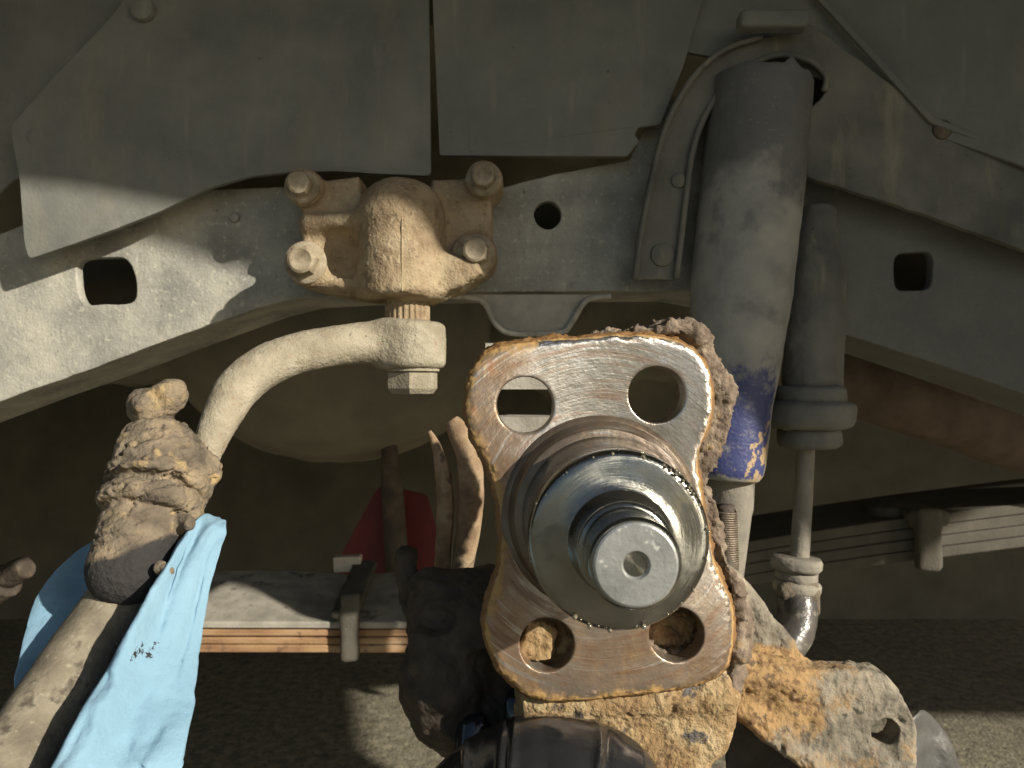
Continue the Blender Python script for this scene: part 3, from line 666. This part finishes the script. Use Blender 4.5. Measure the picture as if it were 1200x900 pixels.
F = smin(f.cap(P(920, 692, .43), P(948, 692, .43), S(11, .43)), f.cap(P(950, 690, .43), P(955, 715, .43), .0035), .004)
mk('grease_collar', *f.mesh(F), M_MUD, sb, disp=lambda v, nn: fbm(v, 160, 4) * .0014)

# ------------------------------------------------------------------ bump stop bracket under the rail
bs_ = thing('bump_stop', 'grey cup shaped bump stop bracket under the rail behind the flange', 'bump stop', P(625, 390, .45))
cup = rounded([(522, 345), (716, 345), (714, 349), (690, 350), (680, 358), (668, 380), (655, 389), (602, 390), (582, 382), (568, 352), (545, 350)], 5)
plate('cup_face', cup, .449, .003, M_SPRING, bs_, bevel=.0006)
lipc = [P(*q, .447) for q in ((522, 347), (552, 349), (568, 356), (582, 381), (602, 391), (655, 390), (668, 381), (682, 358), (692, 350), (716, 347))]
mk('cup_lip', *tube(lipc, [.0018] * 10, 10, 5), M_SPRING, bs_)
mk('upper_pad', *boxm(P(612, 430, .462), (S(42, .46), .02, S(26, .46))), M_SPRING, bs_, smooth=False)
mk('stem', *boxm(P(652, 440, .474), (S(7, .47), .006, S(70, .47))), M_AXLE, bs_, smooth=False)
mk('lower_pad', *boxm(P(616, 500, .462), (S(40, .46), .02, S(13, .46))), M_SPRING, bs_, smooth=False)

# ------------------------------------------------------------------ leaf springs
ls = thing('leaf_spring', 'grey leaf spring with rust orange leaf edges behind the blue towel', 'leaf spring', P(300, 770, .64))
rot = Matrix.Rotation(0, 3, 'X')
def slab(name, pts_front, pts_back, thick, mt, parent):
    V = []; F = []
    for i, (p_, q) in enumerate(zip(pts_front, pts_back)):
        for c_ in (p_, q, q - Vector((0, 0, thick)), p_ - Vector((0, 0, thick))): V.append(c_[:])
        if i:
            b_ = (i - 1) * 4
            for k in range(4): F.append((b_ + k, b_ + 4 + k, b_ + 4 + (k + 1) % 4, b_ + (k + 1) % 4))
    F.append((3, 2, 1, 0)); m = (len(pts_front) - 1) * 4; F.append((m, m + 1, m + 2, m + 3)); F = [x[::-1] for x in F]
    o = mk(name, V, F, mt, parent, smooth=True, angle=30)
    bv = o.modifiers.new('edge', 'BEVEL'); bv.width = .0012; bv.segments = 2
    return o
xs = [95, 180, 260, 340, 420, 500, 560, 640]
slab('main_leaf', [P(x, 729 + .002 * (x - 300), .64) for x in xs], [P(x, 668 + (5 if 380 < x < 430 else 0), .735) for x in xs], .0058, M_SPRING, ls)
for k, y in enumerate((738, 747.5, 756.5)):
    slab('leaf', [P(x, y + .002 * (x - 300), .642 + .001 * (k % 2)) for x in xs], [P(x, y - 45, .725) for x in xs], .0058 if k < 2 else .0064, M_LEAF, ls)
f = Field(P(385, 785, .63) - Vector((0, .02, 0)), P(445, 645, .74) + Vector((0, .04, 0)), .0025)
F = f.box(P(415, 735, .635), (S(15, .63), .004, S(40, .63)), .002)
F = smin(F, f.box(P(414, 689, .683), (S(18, .68), .05, .004), .002, Matrix.Rotation(math.radians(13), 3, 'X')), .006)
mk('clamp', *f.mesh(F), M_DARKLEAF, ls, disp=lambda v, nn: fbm(v, 90, 4) * .0015)  # dark steel puts the clamp's shade into its colour
q = boxm(P(408, 660, .727), (S(16, .727), .006, S(9, .727)), Matrix.Rotation(math.radians(-3), 3, 'Y'))
o = mk('spring_clip', *q, M_WHITE, smooth=False); bv = o.modifiers.new('edge', 'BEVEL'); bv.width = .0015; bv.segments = 2
tag(o, 'small chalky white clip on the back edge of the leaf spring', 'clip')

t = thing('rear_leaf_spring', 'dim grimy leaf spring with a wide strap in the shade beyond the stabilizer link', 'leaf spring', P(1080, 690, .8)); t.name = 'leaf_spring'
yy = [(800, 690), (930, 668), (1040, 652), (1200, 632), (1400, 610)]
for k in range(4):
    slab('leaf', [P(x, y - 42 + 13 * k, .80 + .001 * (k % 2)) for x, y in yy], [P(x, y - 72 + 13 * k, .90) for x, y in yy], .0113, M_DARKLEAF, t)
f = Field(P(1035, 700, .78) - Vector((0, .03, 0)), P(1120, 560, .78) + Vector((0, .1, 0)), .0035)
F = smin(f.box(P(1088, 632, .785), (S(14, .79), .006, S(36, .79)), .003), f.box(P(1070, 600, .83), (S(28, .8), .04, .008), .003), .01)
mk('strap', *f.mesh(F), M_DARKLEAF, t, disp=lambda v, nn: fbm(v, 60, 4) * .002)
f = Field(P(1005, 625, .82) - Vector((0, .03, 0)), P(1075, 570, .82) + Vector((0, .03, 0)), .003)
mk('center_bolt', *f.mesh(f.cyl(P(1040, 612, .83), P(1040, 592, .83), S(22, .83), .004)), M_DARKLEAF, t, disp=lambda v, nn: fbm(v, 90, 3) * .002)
t = thing('torsion_bar', 'brown dusty round bar slanting down below the pierced rail', 'bar', P(1100, 500, .75))
mk('bar', *tube([P(940, 430, .70), P(1010, 455, .72), P(1100, 485, .74), P(1250, 540, .78), P(1400, 590, .80)], [S(36, .72)] * 5, 28, 5), M_BROWN, t, disp=lambda v, nn: fbm(v, 40, 4) * .003)

# ------------------------------------------------------------------ red bracket standing behind the leaf spring
rs_ = thing('red_bracket', 'triangular red painted bracket standing behind the leaf spring beside the white clip', 'bracket', P(440, 690, .89))
plate('side_plate', rounded([(393, 690), (397, 655), (440, 575), (450, 566), (458, 580), (464, 690)], 6), .885, .004, M_RED, rs_)
plate('back_plate', rounded([(440, 690), (455, 570), (500, 580), (520, 650), (520, 690)], 6), .92, .004, M_RED, rs_)
mk('post', *lathe(P(468, 700, .87), P(456, 520, .87), [(0, .014), (.13, .013), (.18, .009), (.182, .004)], 20), M_DARKIRON, rs_, angle=40)
f = Field(P(-80, 745, .6) - Vector((0, .02, 0)), P(60, 640, .6) + Vector((0, .07, 0)), .002)
o = mk('bar_end', *f.mesh(smin(f.cyl(P(-70, 712, .65), P(32, 664, .62), S(14, .6), .002), f.cyl(P(-70, 716, .65), P(8, 679, .63), S(22, .6), .002), .002)), M_AXLE, disp=lambda v, nn: fbm(v, 90, 3) * .003)
tag(o, 'grimy rounded bar end in the dark beside the shaded flap of the towel', 'bar end')

# ------------------------------------------------------------------ rusty bracket rods beside the flange
br = thing('line_bracket', 'pair of rust dusted bent rods standing beside the flange edge', 'bracket', P(540, 690, .39))
RY = .41
mk('rod', *tube([P(503, 505, RY), P(512, 525, RY), P(519, 555, RY), P(522, 600, RY), P(519, 650, RY), P(518, 700, RY)], [.0012, .0028, .0043, .0048, .0045, .0045], 18, 8), M_HOSE, br, disp=lambda v, nn: fbm(v, 160, 4) * .0006)
mk('rod', *tube([P(529, 492, RY), P(537, 506, RY), P(549, 535, RY), P(552, 575, RY), P(549, 620, RY), P(543, 660, RY), P(541, 710, RY)], [.0035, .0062, .0068, .0072, .007, .006, .006], 20, 8), M_HOSE, br, disp=lambda v, nn: fbm(v, 130, 4) * .0006)

# ------------------------------------------------------------------ lumpy axle end behind the flange
ae = thing('axle_end', 'dark greasy lump of axle beam end behind the lower flange', 'axle', P(530, 800, .36))
f = Field(P(440, 900, .36) - Vector((0, .04, 0)), P(640, 650, .38) + Vector((0, .06, 0)), .0016)
F = f.ell(P(530, 790, .365), (S(58, .365), .034, S(72, .365)))
F = smin(F, f.ell(P(548, 720, .37), (S(70, .37), .03, S(46, .37))), .008)
F = smin(F, f.cap(P(500, 690, .37), P(570, 680, .37), .009), .008)
F = smin(F, f.cap(P(477, 640, .385), P(482, 700, .38), .0055, .007), .006)
F = smin(F, f.ell(P(516, 752, .352), (.012, .010, .012)), .005)
F = smin(F, f.ell(P(600, 830, .37), (.05, .03, .025)), .01)
F = smin(F, f.cyl(P(530, 690, .37), P(530, 676, .37), S(38, .37), .002), .002)
F = smin(F, f.cyl(P(560, 735, .352), P(556, 735, .340), S(30, .35), .002), .003)
F = smax(F, -f.ell(P(505, 725, .345), (.012, .008, .006)), .004)
mk('beam_end', *f.mesh(F), M_AXLE, ae, disp=lambda v, nn: fbm(v, 70, 5, 3, .6) * .005)

# ------------------------------------------------------------------ steering knuckle: flange, spindle, body, arm
FY = .30
kn = thing('steering_knuckle', 'rusty four hole knuckle flange with an oily machined spindle pointing at the viewer', 'steering knuckle', P(715, 830, FY))
R0 = Vector(kn['_root'])
AX = .03597; AZ = H - .0526
fo = [(600, 398), (640, 393), (700, 390), (750, 388), (790, 393), (815, 406), (832, 428), (839, 455), (838, 485), (830, 511), (823, 536), (824, 560), (831, 600), (838, 640), (848, 676), (860, 702), (864, 735), (861, 765), (850, 790), (825, 806),
      (780, 815), (720, 822), (660, 827), (622, 824), (596, 806), (576, 780), (565, 750), (564, 720), (572, 690), (581, 660), (583, 620), (580, 590), (572, 560), (560, 530), (546, 505), (541, 475), (544, 445), (558, 418), (577, 404)]
fpoly = [P(q[0], q[1], FY).xz[:] for q in catmull(fo, 4)]
f = Field(P(528, 842, FY) - Vector((0, .006, 0)), P(880, 375, FY) + Vector((0, .018, 0)), .00062)
F = f.prism(fpoly, FY, FY + .0115, .0048)
for cx, cy, r in ((615.5, 475, 33.5), (770, 462.5, 33.5), (641, 756, 32), (793, 744, 32)):
    q = P(cx, cy, FY); F = smax(F, -f.cyl(q - Vector((0, .02, 0)), q + Vector((0, .03, 0)), S(r, FY), .0001), .0008)
V, Q = f.mesh(F)
d2 = np.array([0.0] * len(V))
pp_ = np.asarray(fpoly)
dist = -poly_sdf(fpoly, V[:, 0], V[:, 2])
side = np.clip((V[:, 1] - FY - .0006) / .0022, 0, 1)
ang = np.degrees(np.arctan2(V[:, 2] - AZ, V[:, 0] - AX))
rimw = np.where((ang > -70) & (ang < 110), .0035, .0095)
rim = np.clip(1 - dist / rimw, 0, 1) * .9 + side * (dist < .012)
lowleft = np.clip((P(0, 700, FY).z - V[:, 2]) / .02, 0, 1)
pat = np.clip((P(640, 0, FY).x - V[:, 0]) / .02, 0, 1)
clean = np.clip(1 - np.abs(ang - 70) / 75, 0, 1) * np.clip((V[:, 2] - P(0, 560, FY).z) / .01, 0, 1)
def fdisp(v, nn):
    e = np.clip(1 - (-poly_sdf(fpoly, v[:, 0], v[:, 2])) / .005, 0, 1)
    return e * (flakes(v, 190, 3, .0016, 3) + fbm(v, 420, 3, 4) * .0006 + fbm(v, 70, 2, 8) * .0009) + fbm(v, 90, 3, 5) * .00012
cen = Vector((AX, FY, AZ)) - R0
M_FLANGE = mat('machined_flange_steel', [(.3, (.32, .285, .235)), (.5, (.46, .43, .385)), (.7, (.58, .56, .53))], 40, 8, .32, .9, aniso=(cen, .8), coat=.15, coat_rough=.2,
               bump=((1, .00011, 6, 'polar', (3.5, 1300, 1300)), (260, .0003, 5), (800, .0001, 3)), rvar=.06,
               over=(dict(col=(.19, .108, .048), scale=22, lo=.38, hi=.88, metal=.4, rough=.36, amt=.95, attr='brown', gain=.30, detail=10, ro=.68),
                     dict(col=(.16, .085, .045), scale=1, polar=True, stretch=(1.6, 300, 1), lo=.50, hi=.64, metal=.3, rough=.5, amt=.7, detail=8),
                     dict(col=(.34, .21, .09), scale=60, lo=.54, hi=.80, metal=.15, rough=.55, amt=.6, attr='brown', gain=.12, detail=10, ro=.72), dict(col=(.64, .62, .57), scale=1, polar=True, stretch=(1.1, 420, 1), lo=.56, hi=.68, metal=1., rough=.3, amt=.55, detail=8),
                     dict(col=(.24, .08, .03), scale=30, lo=.68, hi=.76, metal=.1, rough=.8, amt=.7, attr='brown', gain=.08),
                     dict(col=(.40, .25, .095), scale=95, detail=10, ro=.75, lo=.70, hi=.88, attr='rim', gain=.52, metal=.0, rough=.9),
                     dict(col=(.13, .07, .035), scale=140, detail=9, ro=.7, lo=.96, hi=1.08, attr='rim', gain=.5, metal=.0, rough=.95), dict(col=(.22, .12, .045), scale=60, detail=9, ro=.7, lo=.90, hi=1.05, attr='rim', gain=.5, metal=0., rough=.95, amt=.8),
                     dict(col=(.055, .035, .025), scale=300, lo=.66, hi=.72, metal=.1, rough=.8, amt=.6, detail=5), dict(col=(.13, .075, .04), scale=38, detail=10, ro=.72, lo=.54, hi=.66, metal=.2, rough=.55, amt=.6), dict(col=(.34, .19, .07), scale=55, detail=10, ro=.75, lo=.60, hi=.70, metal=.0, rough=.8, amt=.55)))
mk('flange', V, Q, M_FLANGE, kn, disp=fdisp, attrs={'rim': rim, 'brown': np.clip(.6 * lowleft + .8 * pat - .9 * clean + .15, -1, 1)})
# spindle, turned on one axis
M_SPINDLE = mat('oily_turned_steel', [(.3, (.16, .158, .135)), (.7, (.27, .265, .235))], 60, 6, .25, .97, aniso=(cen, .9), coat=.8, coat_rough=.05,
                bump=((1, .00009, 4, 'polar', (2.5, 1400, 1400)), (150, .0002, 4)), rvar=.06,
                over=(dict(col=(.055, .05, .036), scale=45, lo=.48, hi=.72, metal=.8, amt=.6), dict(col=(.13, .09, .05), scale=26, lo=.54, hi=.70, metal=.4, rough=.45, amt=.6)))
M_NOSE = mat('dull_spindle_end', [(.3, (.22, .23, .222)), (.5, (.31, .32, .31)), (.7, (.39, .40, .385))], 60, 8, .42, .5, bump=((160, .0004, 5), (900, .0001, 3)),
             over=(dict(col=(.20, .21, .205), scale=70, lo=.5, hi=.66, amt=.6), dict(col=(.70, .70, .66), scale=240, lo=.66, hi=.70, amt=.7, detail=2)))
ax0 = Vector((AX, FY + .004, AZ)); fw = Vector((0, -1, 0))
o4 = .004
def spin(name, prof, mt, parent, seg=128, angle=28, disp=None):
    return mk(name, *lathe(ax0, ax0 + fw, dens([(t_ + o4, r) for t_, r in prof]), seg), mt, parent, angle=angle, disp=disp)
spd = spin('spindle', [(.0080, .0300), (.0110, .0321), (.0142, .0314), (.0500, .0307), (.0516, .0302), (.0526, .0294), (.0531, .0284),
             (.0534, .0270), (.0542, .0215), (.0550, .0190), (.0558, .0176), (.0585, .0163), (.062, .0158), (.066, .0156)], M_SPINDLE, kn)
M_SHOULDER = mat('brown_oily_shoulder', [(.3, (.075, .055, .038)), (.5, (.13, .10, .072)), (.7, (.19, .16, .125))], 40, 10, .42, .55, aniso=(cen, .6), coat=.15, coat_rough=.2,
                 bump=((1, .0001, 5, 'polar', (3, 1200, 1200)), (300, .0003, 5)), over=(dict(col=(.16, .09, .045), scale=70, lo=.52, hi=.70, metal=.2, rough=.55, amt=.6), dict(col=(.30, .29, .26), scale=1, polar=True, stretch=(1.5, 420, 1), lo=.58, hi=.68, metal=.9, rough=.32, amt=.5)))
spin('spindle_shoulder', [(-.003, .0418), (.0002, .0398), (.0015, .0376), (.0045, .0362), (.0085, .0356), (.0098, .0348), (.0106, .0326), (.0108, .0290)], M_SHOULDER, spd)
spin('spindle_nose', [(.060, .0120), (.0662, .0153), (.0668, .0148), (.0672, .0140), (.0835, .0137), (.0842, .0133), (.0846, .0128)], M_SPINDLE, spd)
spin('spindle_end', [(.078, .008), (.0845, .0126), (.08535, .0123), (.0857, .0117), (.0857, .0043), (.0852, .0039), (.0835, .0030), (.0815, .0012), (.0812, .0002)], M_NOSE, spd, 96, 25)
# beads of grease flung round the shoulder of the spindle
rng = random.Random(4); parts_ = []
for i in range(95):
    an = rng.choice([rng.uniform(0, 2 * math.pi), rng.gauss(1.0, .45), rng.gauss(.7, .3), rng.gauss(-1.6, .6)]); tt_ = rng.choice([rng.gauss(.0515, .0012), rng.gauss(.0528, .0008)]); r = .0303 if tt_ < .0518 else .0292
    c_ = Vector((AX, FY, AZ)) + fw * tt_ + Vector((math.cos(an), 0, math.sin(an))) * r
    s_ = .00022 + .0008 * rng.random() ** 2.5
    parts_.append(lathe(c_ - Vector((0, s_, 0)), c_ + Vector((0, s_, 0)), [(0, s_ * .2), (s_ * .4, s_ * .8), (s_, s_), (s_ * 1.6, s_ * .8), (s_ * 2, s_ * .2)], 7))
M_BEAD = mat('clear_grease', [(.3, (.16, .14, .10)), (.7, (.26, .23, .16))], 200, 4, .1, .3, bump=(), coat=1, coat_rough=.04)
o = mk('grease_bead', *join(*parts_), M_BEAD, spd); tag(o, kind='stuff')
# rust caked ridge along the rim, behind the machined face
M_RIDGE = mat('flaky_rust_crust', [(.3, (.085, .06, .042)), (.5, (.18, .138, .10)), (.7, (.31, .25, .18))], 120, 10, .95, bump=((500, .0012, 6), (170, .0014, 6)),
              over=(dict(col=(.36, .25, .12), scale=90, lo=.58, hi=.7, amt=.7), dict(col=(.04, .03, .024), scale=320, lo=.6, hi=.7, amt=.7)))
f = Field(P(690, 835, FY) - Vector((0, .012, 0)), P(895, 365, FY) + Vector((0, .04, 0)), .00085)
RYY = .3115
rp = [P(*q, .315).xz[:] for q in catmull([(560, 470), (600, 420), (690, 398), (715, 386), (752, 385), (785, 378), (812, 378), (826, 392), (838, 412), (852, 440), (858, 472), (848, 508), (838, 540), (826, 560), (838, 590), (848, 640), (856, 672), (872, 694), (876, 735), (872, 775), (862, 806), (820, 812), (700, 790), (700, 600)], 3)]
F = f.prism(rp, .3095, .319, .002)
F = smin(F, f.path([P(705, 391, .308), P(745, 388, .307), P(790, 384, .306), P(815, 390, .308), P(830, 412, .311)], [.0010, .0014, .0026, .0026, .0016], .003), .003)
F = smin(F, f.path([P(845, 640, .308), P(852, 668, .308), P(862, 692, .307), P(866, 720, .308), P(866, 765, .308), P(860, 800, .309)], [.001, .002, .0032, .0022, .0020, .003], .003), .003)
for cx, cy, r in ((615.5, 475, 36), (770, 462.5, 36), (641, 756, 36), (793, 744, 36)):
    q = P(cx, cy, FY); F = np.maximum(F, -f.cyl(q - Vector((0, .02, 0)), q + Vector((0, .03, 0)), S(r, FY), .0001))
mk('rust_ridge', *f.mesh(F), M_RIDGE, kn, disp=lambda v, nn: (flakes(v, 170, 3, .0040, 3) + fbm(v, 420, 3, 5) * .0008 + fbm(v, 75, 2, 12) * .0020) * np.where(nn[:, 1] < -.7, .75, 1))
# body under the flange, behind it
M_BODY = mat('yellow_rusted_casting', [(.3, (.17, .10, .045)), (.5, (.31, .21, .10)), (.7, (.43, .33, .185))], 75, 10, .93, bump=((480, .0011, 6), (120, .0012, 5)),
             over=(dict(col=(.09, .055, .03), scale=330, lo=.56, hi=.66, amt=.75), dict(col=(.16, .085, .035), scale=130, lo=.56, hi=.66, amt=.7), dict(col=(.055, .055, .06), scale=48, lo=.60, hi=.64, amt=.9, rough=.6, detail=9), dict(col=(.60, .50, .30), scale=300, lo=.62, hi=.72, amt=.5)))
f = Field(P(585, 960, .305) - Vector((0, .01, 0)), P(880, 780, .305) + Vector((0, .06, 0)), .0009)
bp_ = [P(*q, .307).xz[:] for q in ((606, 810), (866, 780), (866, 850), (855, 882), (838, 905), (815, 940), (785, 940), (765, 925), (738, 892), (700, 872), (604, 866))]
F = f.prism(bp_, .3065, .35, .005)
F = smin(F, f.cap(P(630, 826, .309), P(850, 815, .309), .0045), .006)
mk('body', *f.mesh(F), M_BODY, kn, disp=lambda v, nn: flakes(v, 80, 4, .0020, 3) + fbm(v, 320, 3, 3) * .0003 - np.clip(fbm(v, 240, 3, 17) - .32, 0, 1) * .004)
for o_ in (0,):
    f = Field(P(590, 780, FY), P(690, 715, FY) + Vector((0, .028, 0)), .0007)
    F = smin(f.cap(P(628, 742, .314), P(632, 768, .312), .0058, .0062), f.box(P(628, 752, .312), (.0065, .006, .009), .002, Matrix.Rotation(.25, 3, 'Y')), .003)
    mk('stud_stub', *f.mesh(F), M_BODY, kn, disp=lambda v, nn: fbm(v, 220, 4) * .0018)
    f = Field(P(640, 780, .3) + Vector((0, .006, 0)), P(690, 715, .3) + Vector((0, .028, 0)), .0007)
    F = f.path([P(659, 731, .316), P(664, 750, .316), P(654, 775, .316)], [.0036, .0045, .0036], .002)
    mk('rust_flake', *f.mesh(F), M_BODY, kn, disp=lambda v, nn: fbm(v, 240, 4) * .0012)
    f = Field(P(740, 790, .3) + Vector((0, .004, 0)), P(840, 700, .3) + Vector((0, .04, 0)), .0008)
    F = f.ell(P(778, 742, .325), (.017, .010, .0135))
    mk('rusty_lug', *f.mesh(F), M_BODY, kn, disp=lambda v, nn: fbm(v, 200, 5, 3, .6) * .0028)
# steering arm to the lower corner
M_KARM = mat('scaly_steering_arm', [(.3, (.11, .095, .07)), (.5, (.21, .185, .14)), (.7, (.33, .285, .21))], 90, 10, .88, bump=((420, .0009, 6), (110, .0014, 5)),
             over=(dict(col=(.32, .20, .085), scale=80, lo=.46, hi=.66, attr='gold', gain=.30, detail=10, ro=.7), dict(col=(.13, .07, .035), scale=280, lo=.56, hi=.68, attr='gold', gain=.08, amt=.8),
                   dict(col=(.045, .038, .03), scale=170, lo=.61, hi=.68, amt=.8, detail=7), dict(col=(.42, .38, .30), scale=420, lo=.64, hi=.70, amt=.6)))
f = Field(P(845, 960, .31) - Vector((0, .012, 0)), P(1100, 680, .31) + Vector((0, .05, 0)), .0009)
arm_ = [P(*q, .318).xz[:] for q in catmull([(850, 752), (880, 765), (915, 776), (945, 782), (990, 784), (1030, 786), (1052, 806), (1070, 833), (1076, 860), (1070, 895), (1050, 945), (1000, 945), (965, 905), (925, 868), (890, 842), (858, 826)], 3)]
F = f.prism(arm_, .316, .331, .0025)
web = [P(*q, .328).xz[:] for q in ((850, 660), (872, 678), (898, 712), (930, 752), (950, 786), (900, 800), (850, 790))]
F = smin(F, f.prism(web, .325, .34, .003), .004)
F = smin(F, f.cap(P(868, 832, .318), P(985, 925, .314), .0042), .006)
F = smin(F, f.cap(P(855, 785, .318), P(930, 805, .318), .005, .002), .01)
q = P(1037, 857, .318); F = smax(F, -f.cyl(q + Vector((-.003, -.02, .0)), q + Vector((.004, .03, .0)), S(15, .318), .0001), .001)
V, Q = f.mesh(F); gold = np.clip((P(985, 0, .318).x - V[:, 0]) / .03, -1, 1) * np.clip((V[:, 2] - P(0, 870, .318).z) / .012, 0, 1) * np.clip((P(0, 762, .318).z - V[:, 2]) / .004 + .1, -1, 1)
mk('steering_arm', V, Q, M_KARM, kn, disp=lambda v, nn: flakes(v, 75, 4, .0024, 3) + fbm(v, 300, 4, 6) * .0004 - np.clip(fbm(v, 210, 3, 17) - .30, 0, 1) * .004, attrs={'gold': gold})

# ------------------------------------------------------------------ gloved hand holding the knuckle from below
GY = .285
f = Field(P(440, 1330, .22) - Vector((.02, .03, 0)), P(840, 815, .30) + Vector((0, .085, .004)), .0008)
def gp(x, y, Y): return P(x, y + 27, Y)
back = f.path([gp(640, 1060, .262), gp(640, 960, .272), gp(640, 925, .28)], [.026, .031, .026], .012)
F = back
knk = [((536, 936, .283), .0180), ((606, 906, .284), .0180), ((668, 903, .285), .0180), ((724, 914, .286), .0172)]
for (kx, ky, kY), r in knk:
    b0 = gp(630 + (kx - 640) * .6, 1040, .266); F = smin(F, f.cap(b0, gp(kx, ky, kY), .019, r), .026)
lens_ = (.030, .035, .034, .027)
for ((kx, ky, kY), r), ln in zip(knk, lens_):          # fingers bend under the casting and close behind it
    k0 = gp(kx, ky + 8, kY); k1 = k0 + Vector((.002, ln, -.006)); k2 = k1 + Vector((.001, .018, .004)); k3 = k2 + Vector((0, .008, .014))
    F = smin(F, f.path([k0, k1, k2, k3], [r * .9, .0098, .0090, .0080], .003), .004)
th = [gp(690, 1030, .262), gp(755, 990, .262), gp(800, 960, .266), gp(830, 935, .274)]   # thumb leaves the side of the palm
F = smin(F, f.path(th, [.016, .0135, .0115, .0095], .005), .010)
wr = f.cap(gp(640, 1060, .262), Vector((.02, .19, H - .26)), .027, .031)
F = smin(F, wr, .015)
def wrinkle(v, nn):
    a_ = gp(590, 853, GY); x = (v[:, 0] - a_.x); z = v[:, 2] - a_.z
    s_ = 0
    for x0, sl__, wd, am in ((-.0135, -.32, .0013, .0026), (-.001, .10, .0012, .0028), (.0025, .16, .0013, .0024), (.031, .6, .0014, .0026), (.036, .55, .0022, -.0016), (.015, .1, .006, -.0016), (.052, .3, .003, .0014)):
        s_ = s_ + am * np.exp(-np.abs((x - x0 - sl__ * z) / wd) ** 1.5) * np.clip(1.35 - np.abs(z) / .016, 0, 1)
    return .75 * s_ * np.clip(.6 - nn[:, 1], 0, 1) + fbm(v, 45, 3, 3) * .0012
gh = mk('gloved_hand', *f.mesh(F), M_GLOVE, disp=wrinkle)
tag(gh, 'hand in a black nitrile glove gripping the rusty knuckle from below', 'gloved hand')

# black plastic sheet hanging behind the steering arm
rows_, cols_ = 40, 40
V = []
cA = [(855, 806), (880, 826), (915, 848), (965, 885), (1030, 900), (1066, 834), (1092, 842), (1128, 905)]
for j in range(rows_ + 1):
    v = j / rows_
    for i in range(cols_ + 1):
        u = i / cols_; q = rowpt(cA, u); y_ = q[1] + v * (1080 - q[1]); x_ = q[0] + v * 40 * (u - .2)
        Yd = .352 - .02 * math.sin(u * math.pi) - .03 * v + .006 * math.sin(u * 9 + v * 3)
        V.append(P(x_, y_, Yd)[:])
V = np.array(V); V[:, 1] += fbm(V, 45, 3, 4) * .008
F = [(j * (cols_ + 1) + i, j * (cols_ + 1) + i + 1, (j + 1) * (cols_ + 1) + i + 1, (j + 1) * (cols_ + 1) + i) for j in range(rows_) for i in range(cols_)]
ps = mk('plastic_sheet', V, F, M_BAG); so_ = ps.modifiers.new('thickness', 'SOLIDIFY'); so_.thickness = .0008
tag(ps, 'dull black plastic sheet behind the holed tip of the steering arm', 'plastic sheet')

for o in list(bpy.data.objects):
    if '_root' in o: del o['_root']
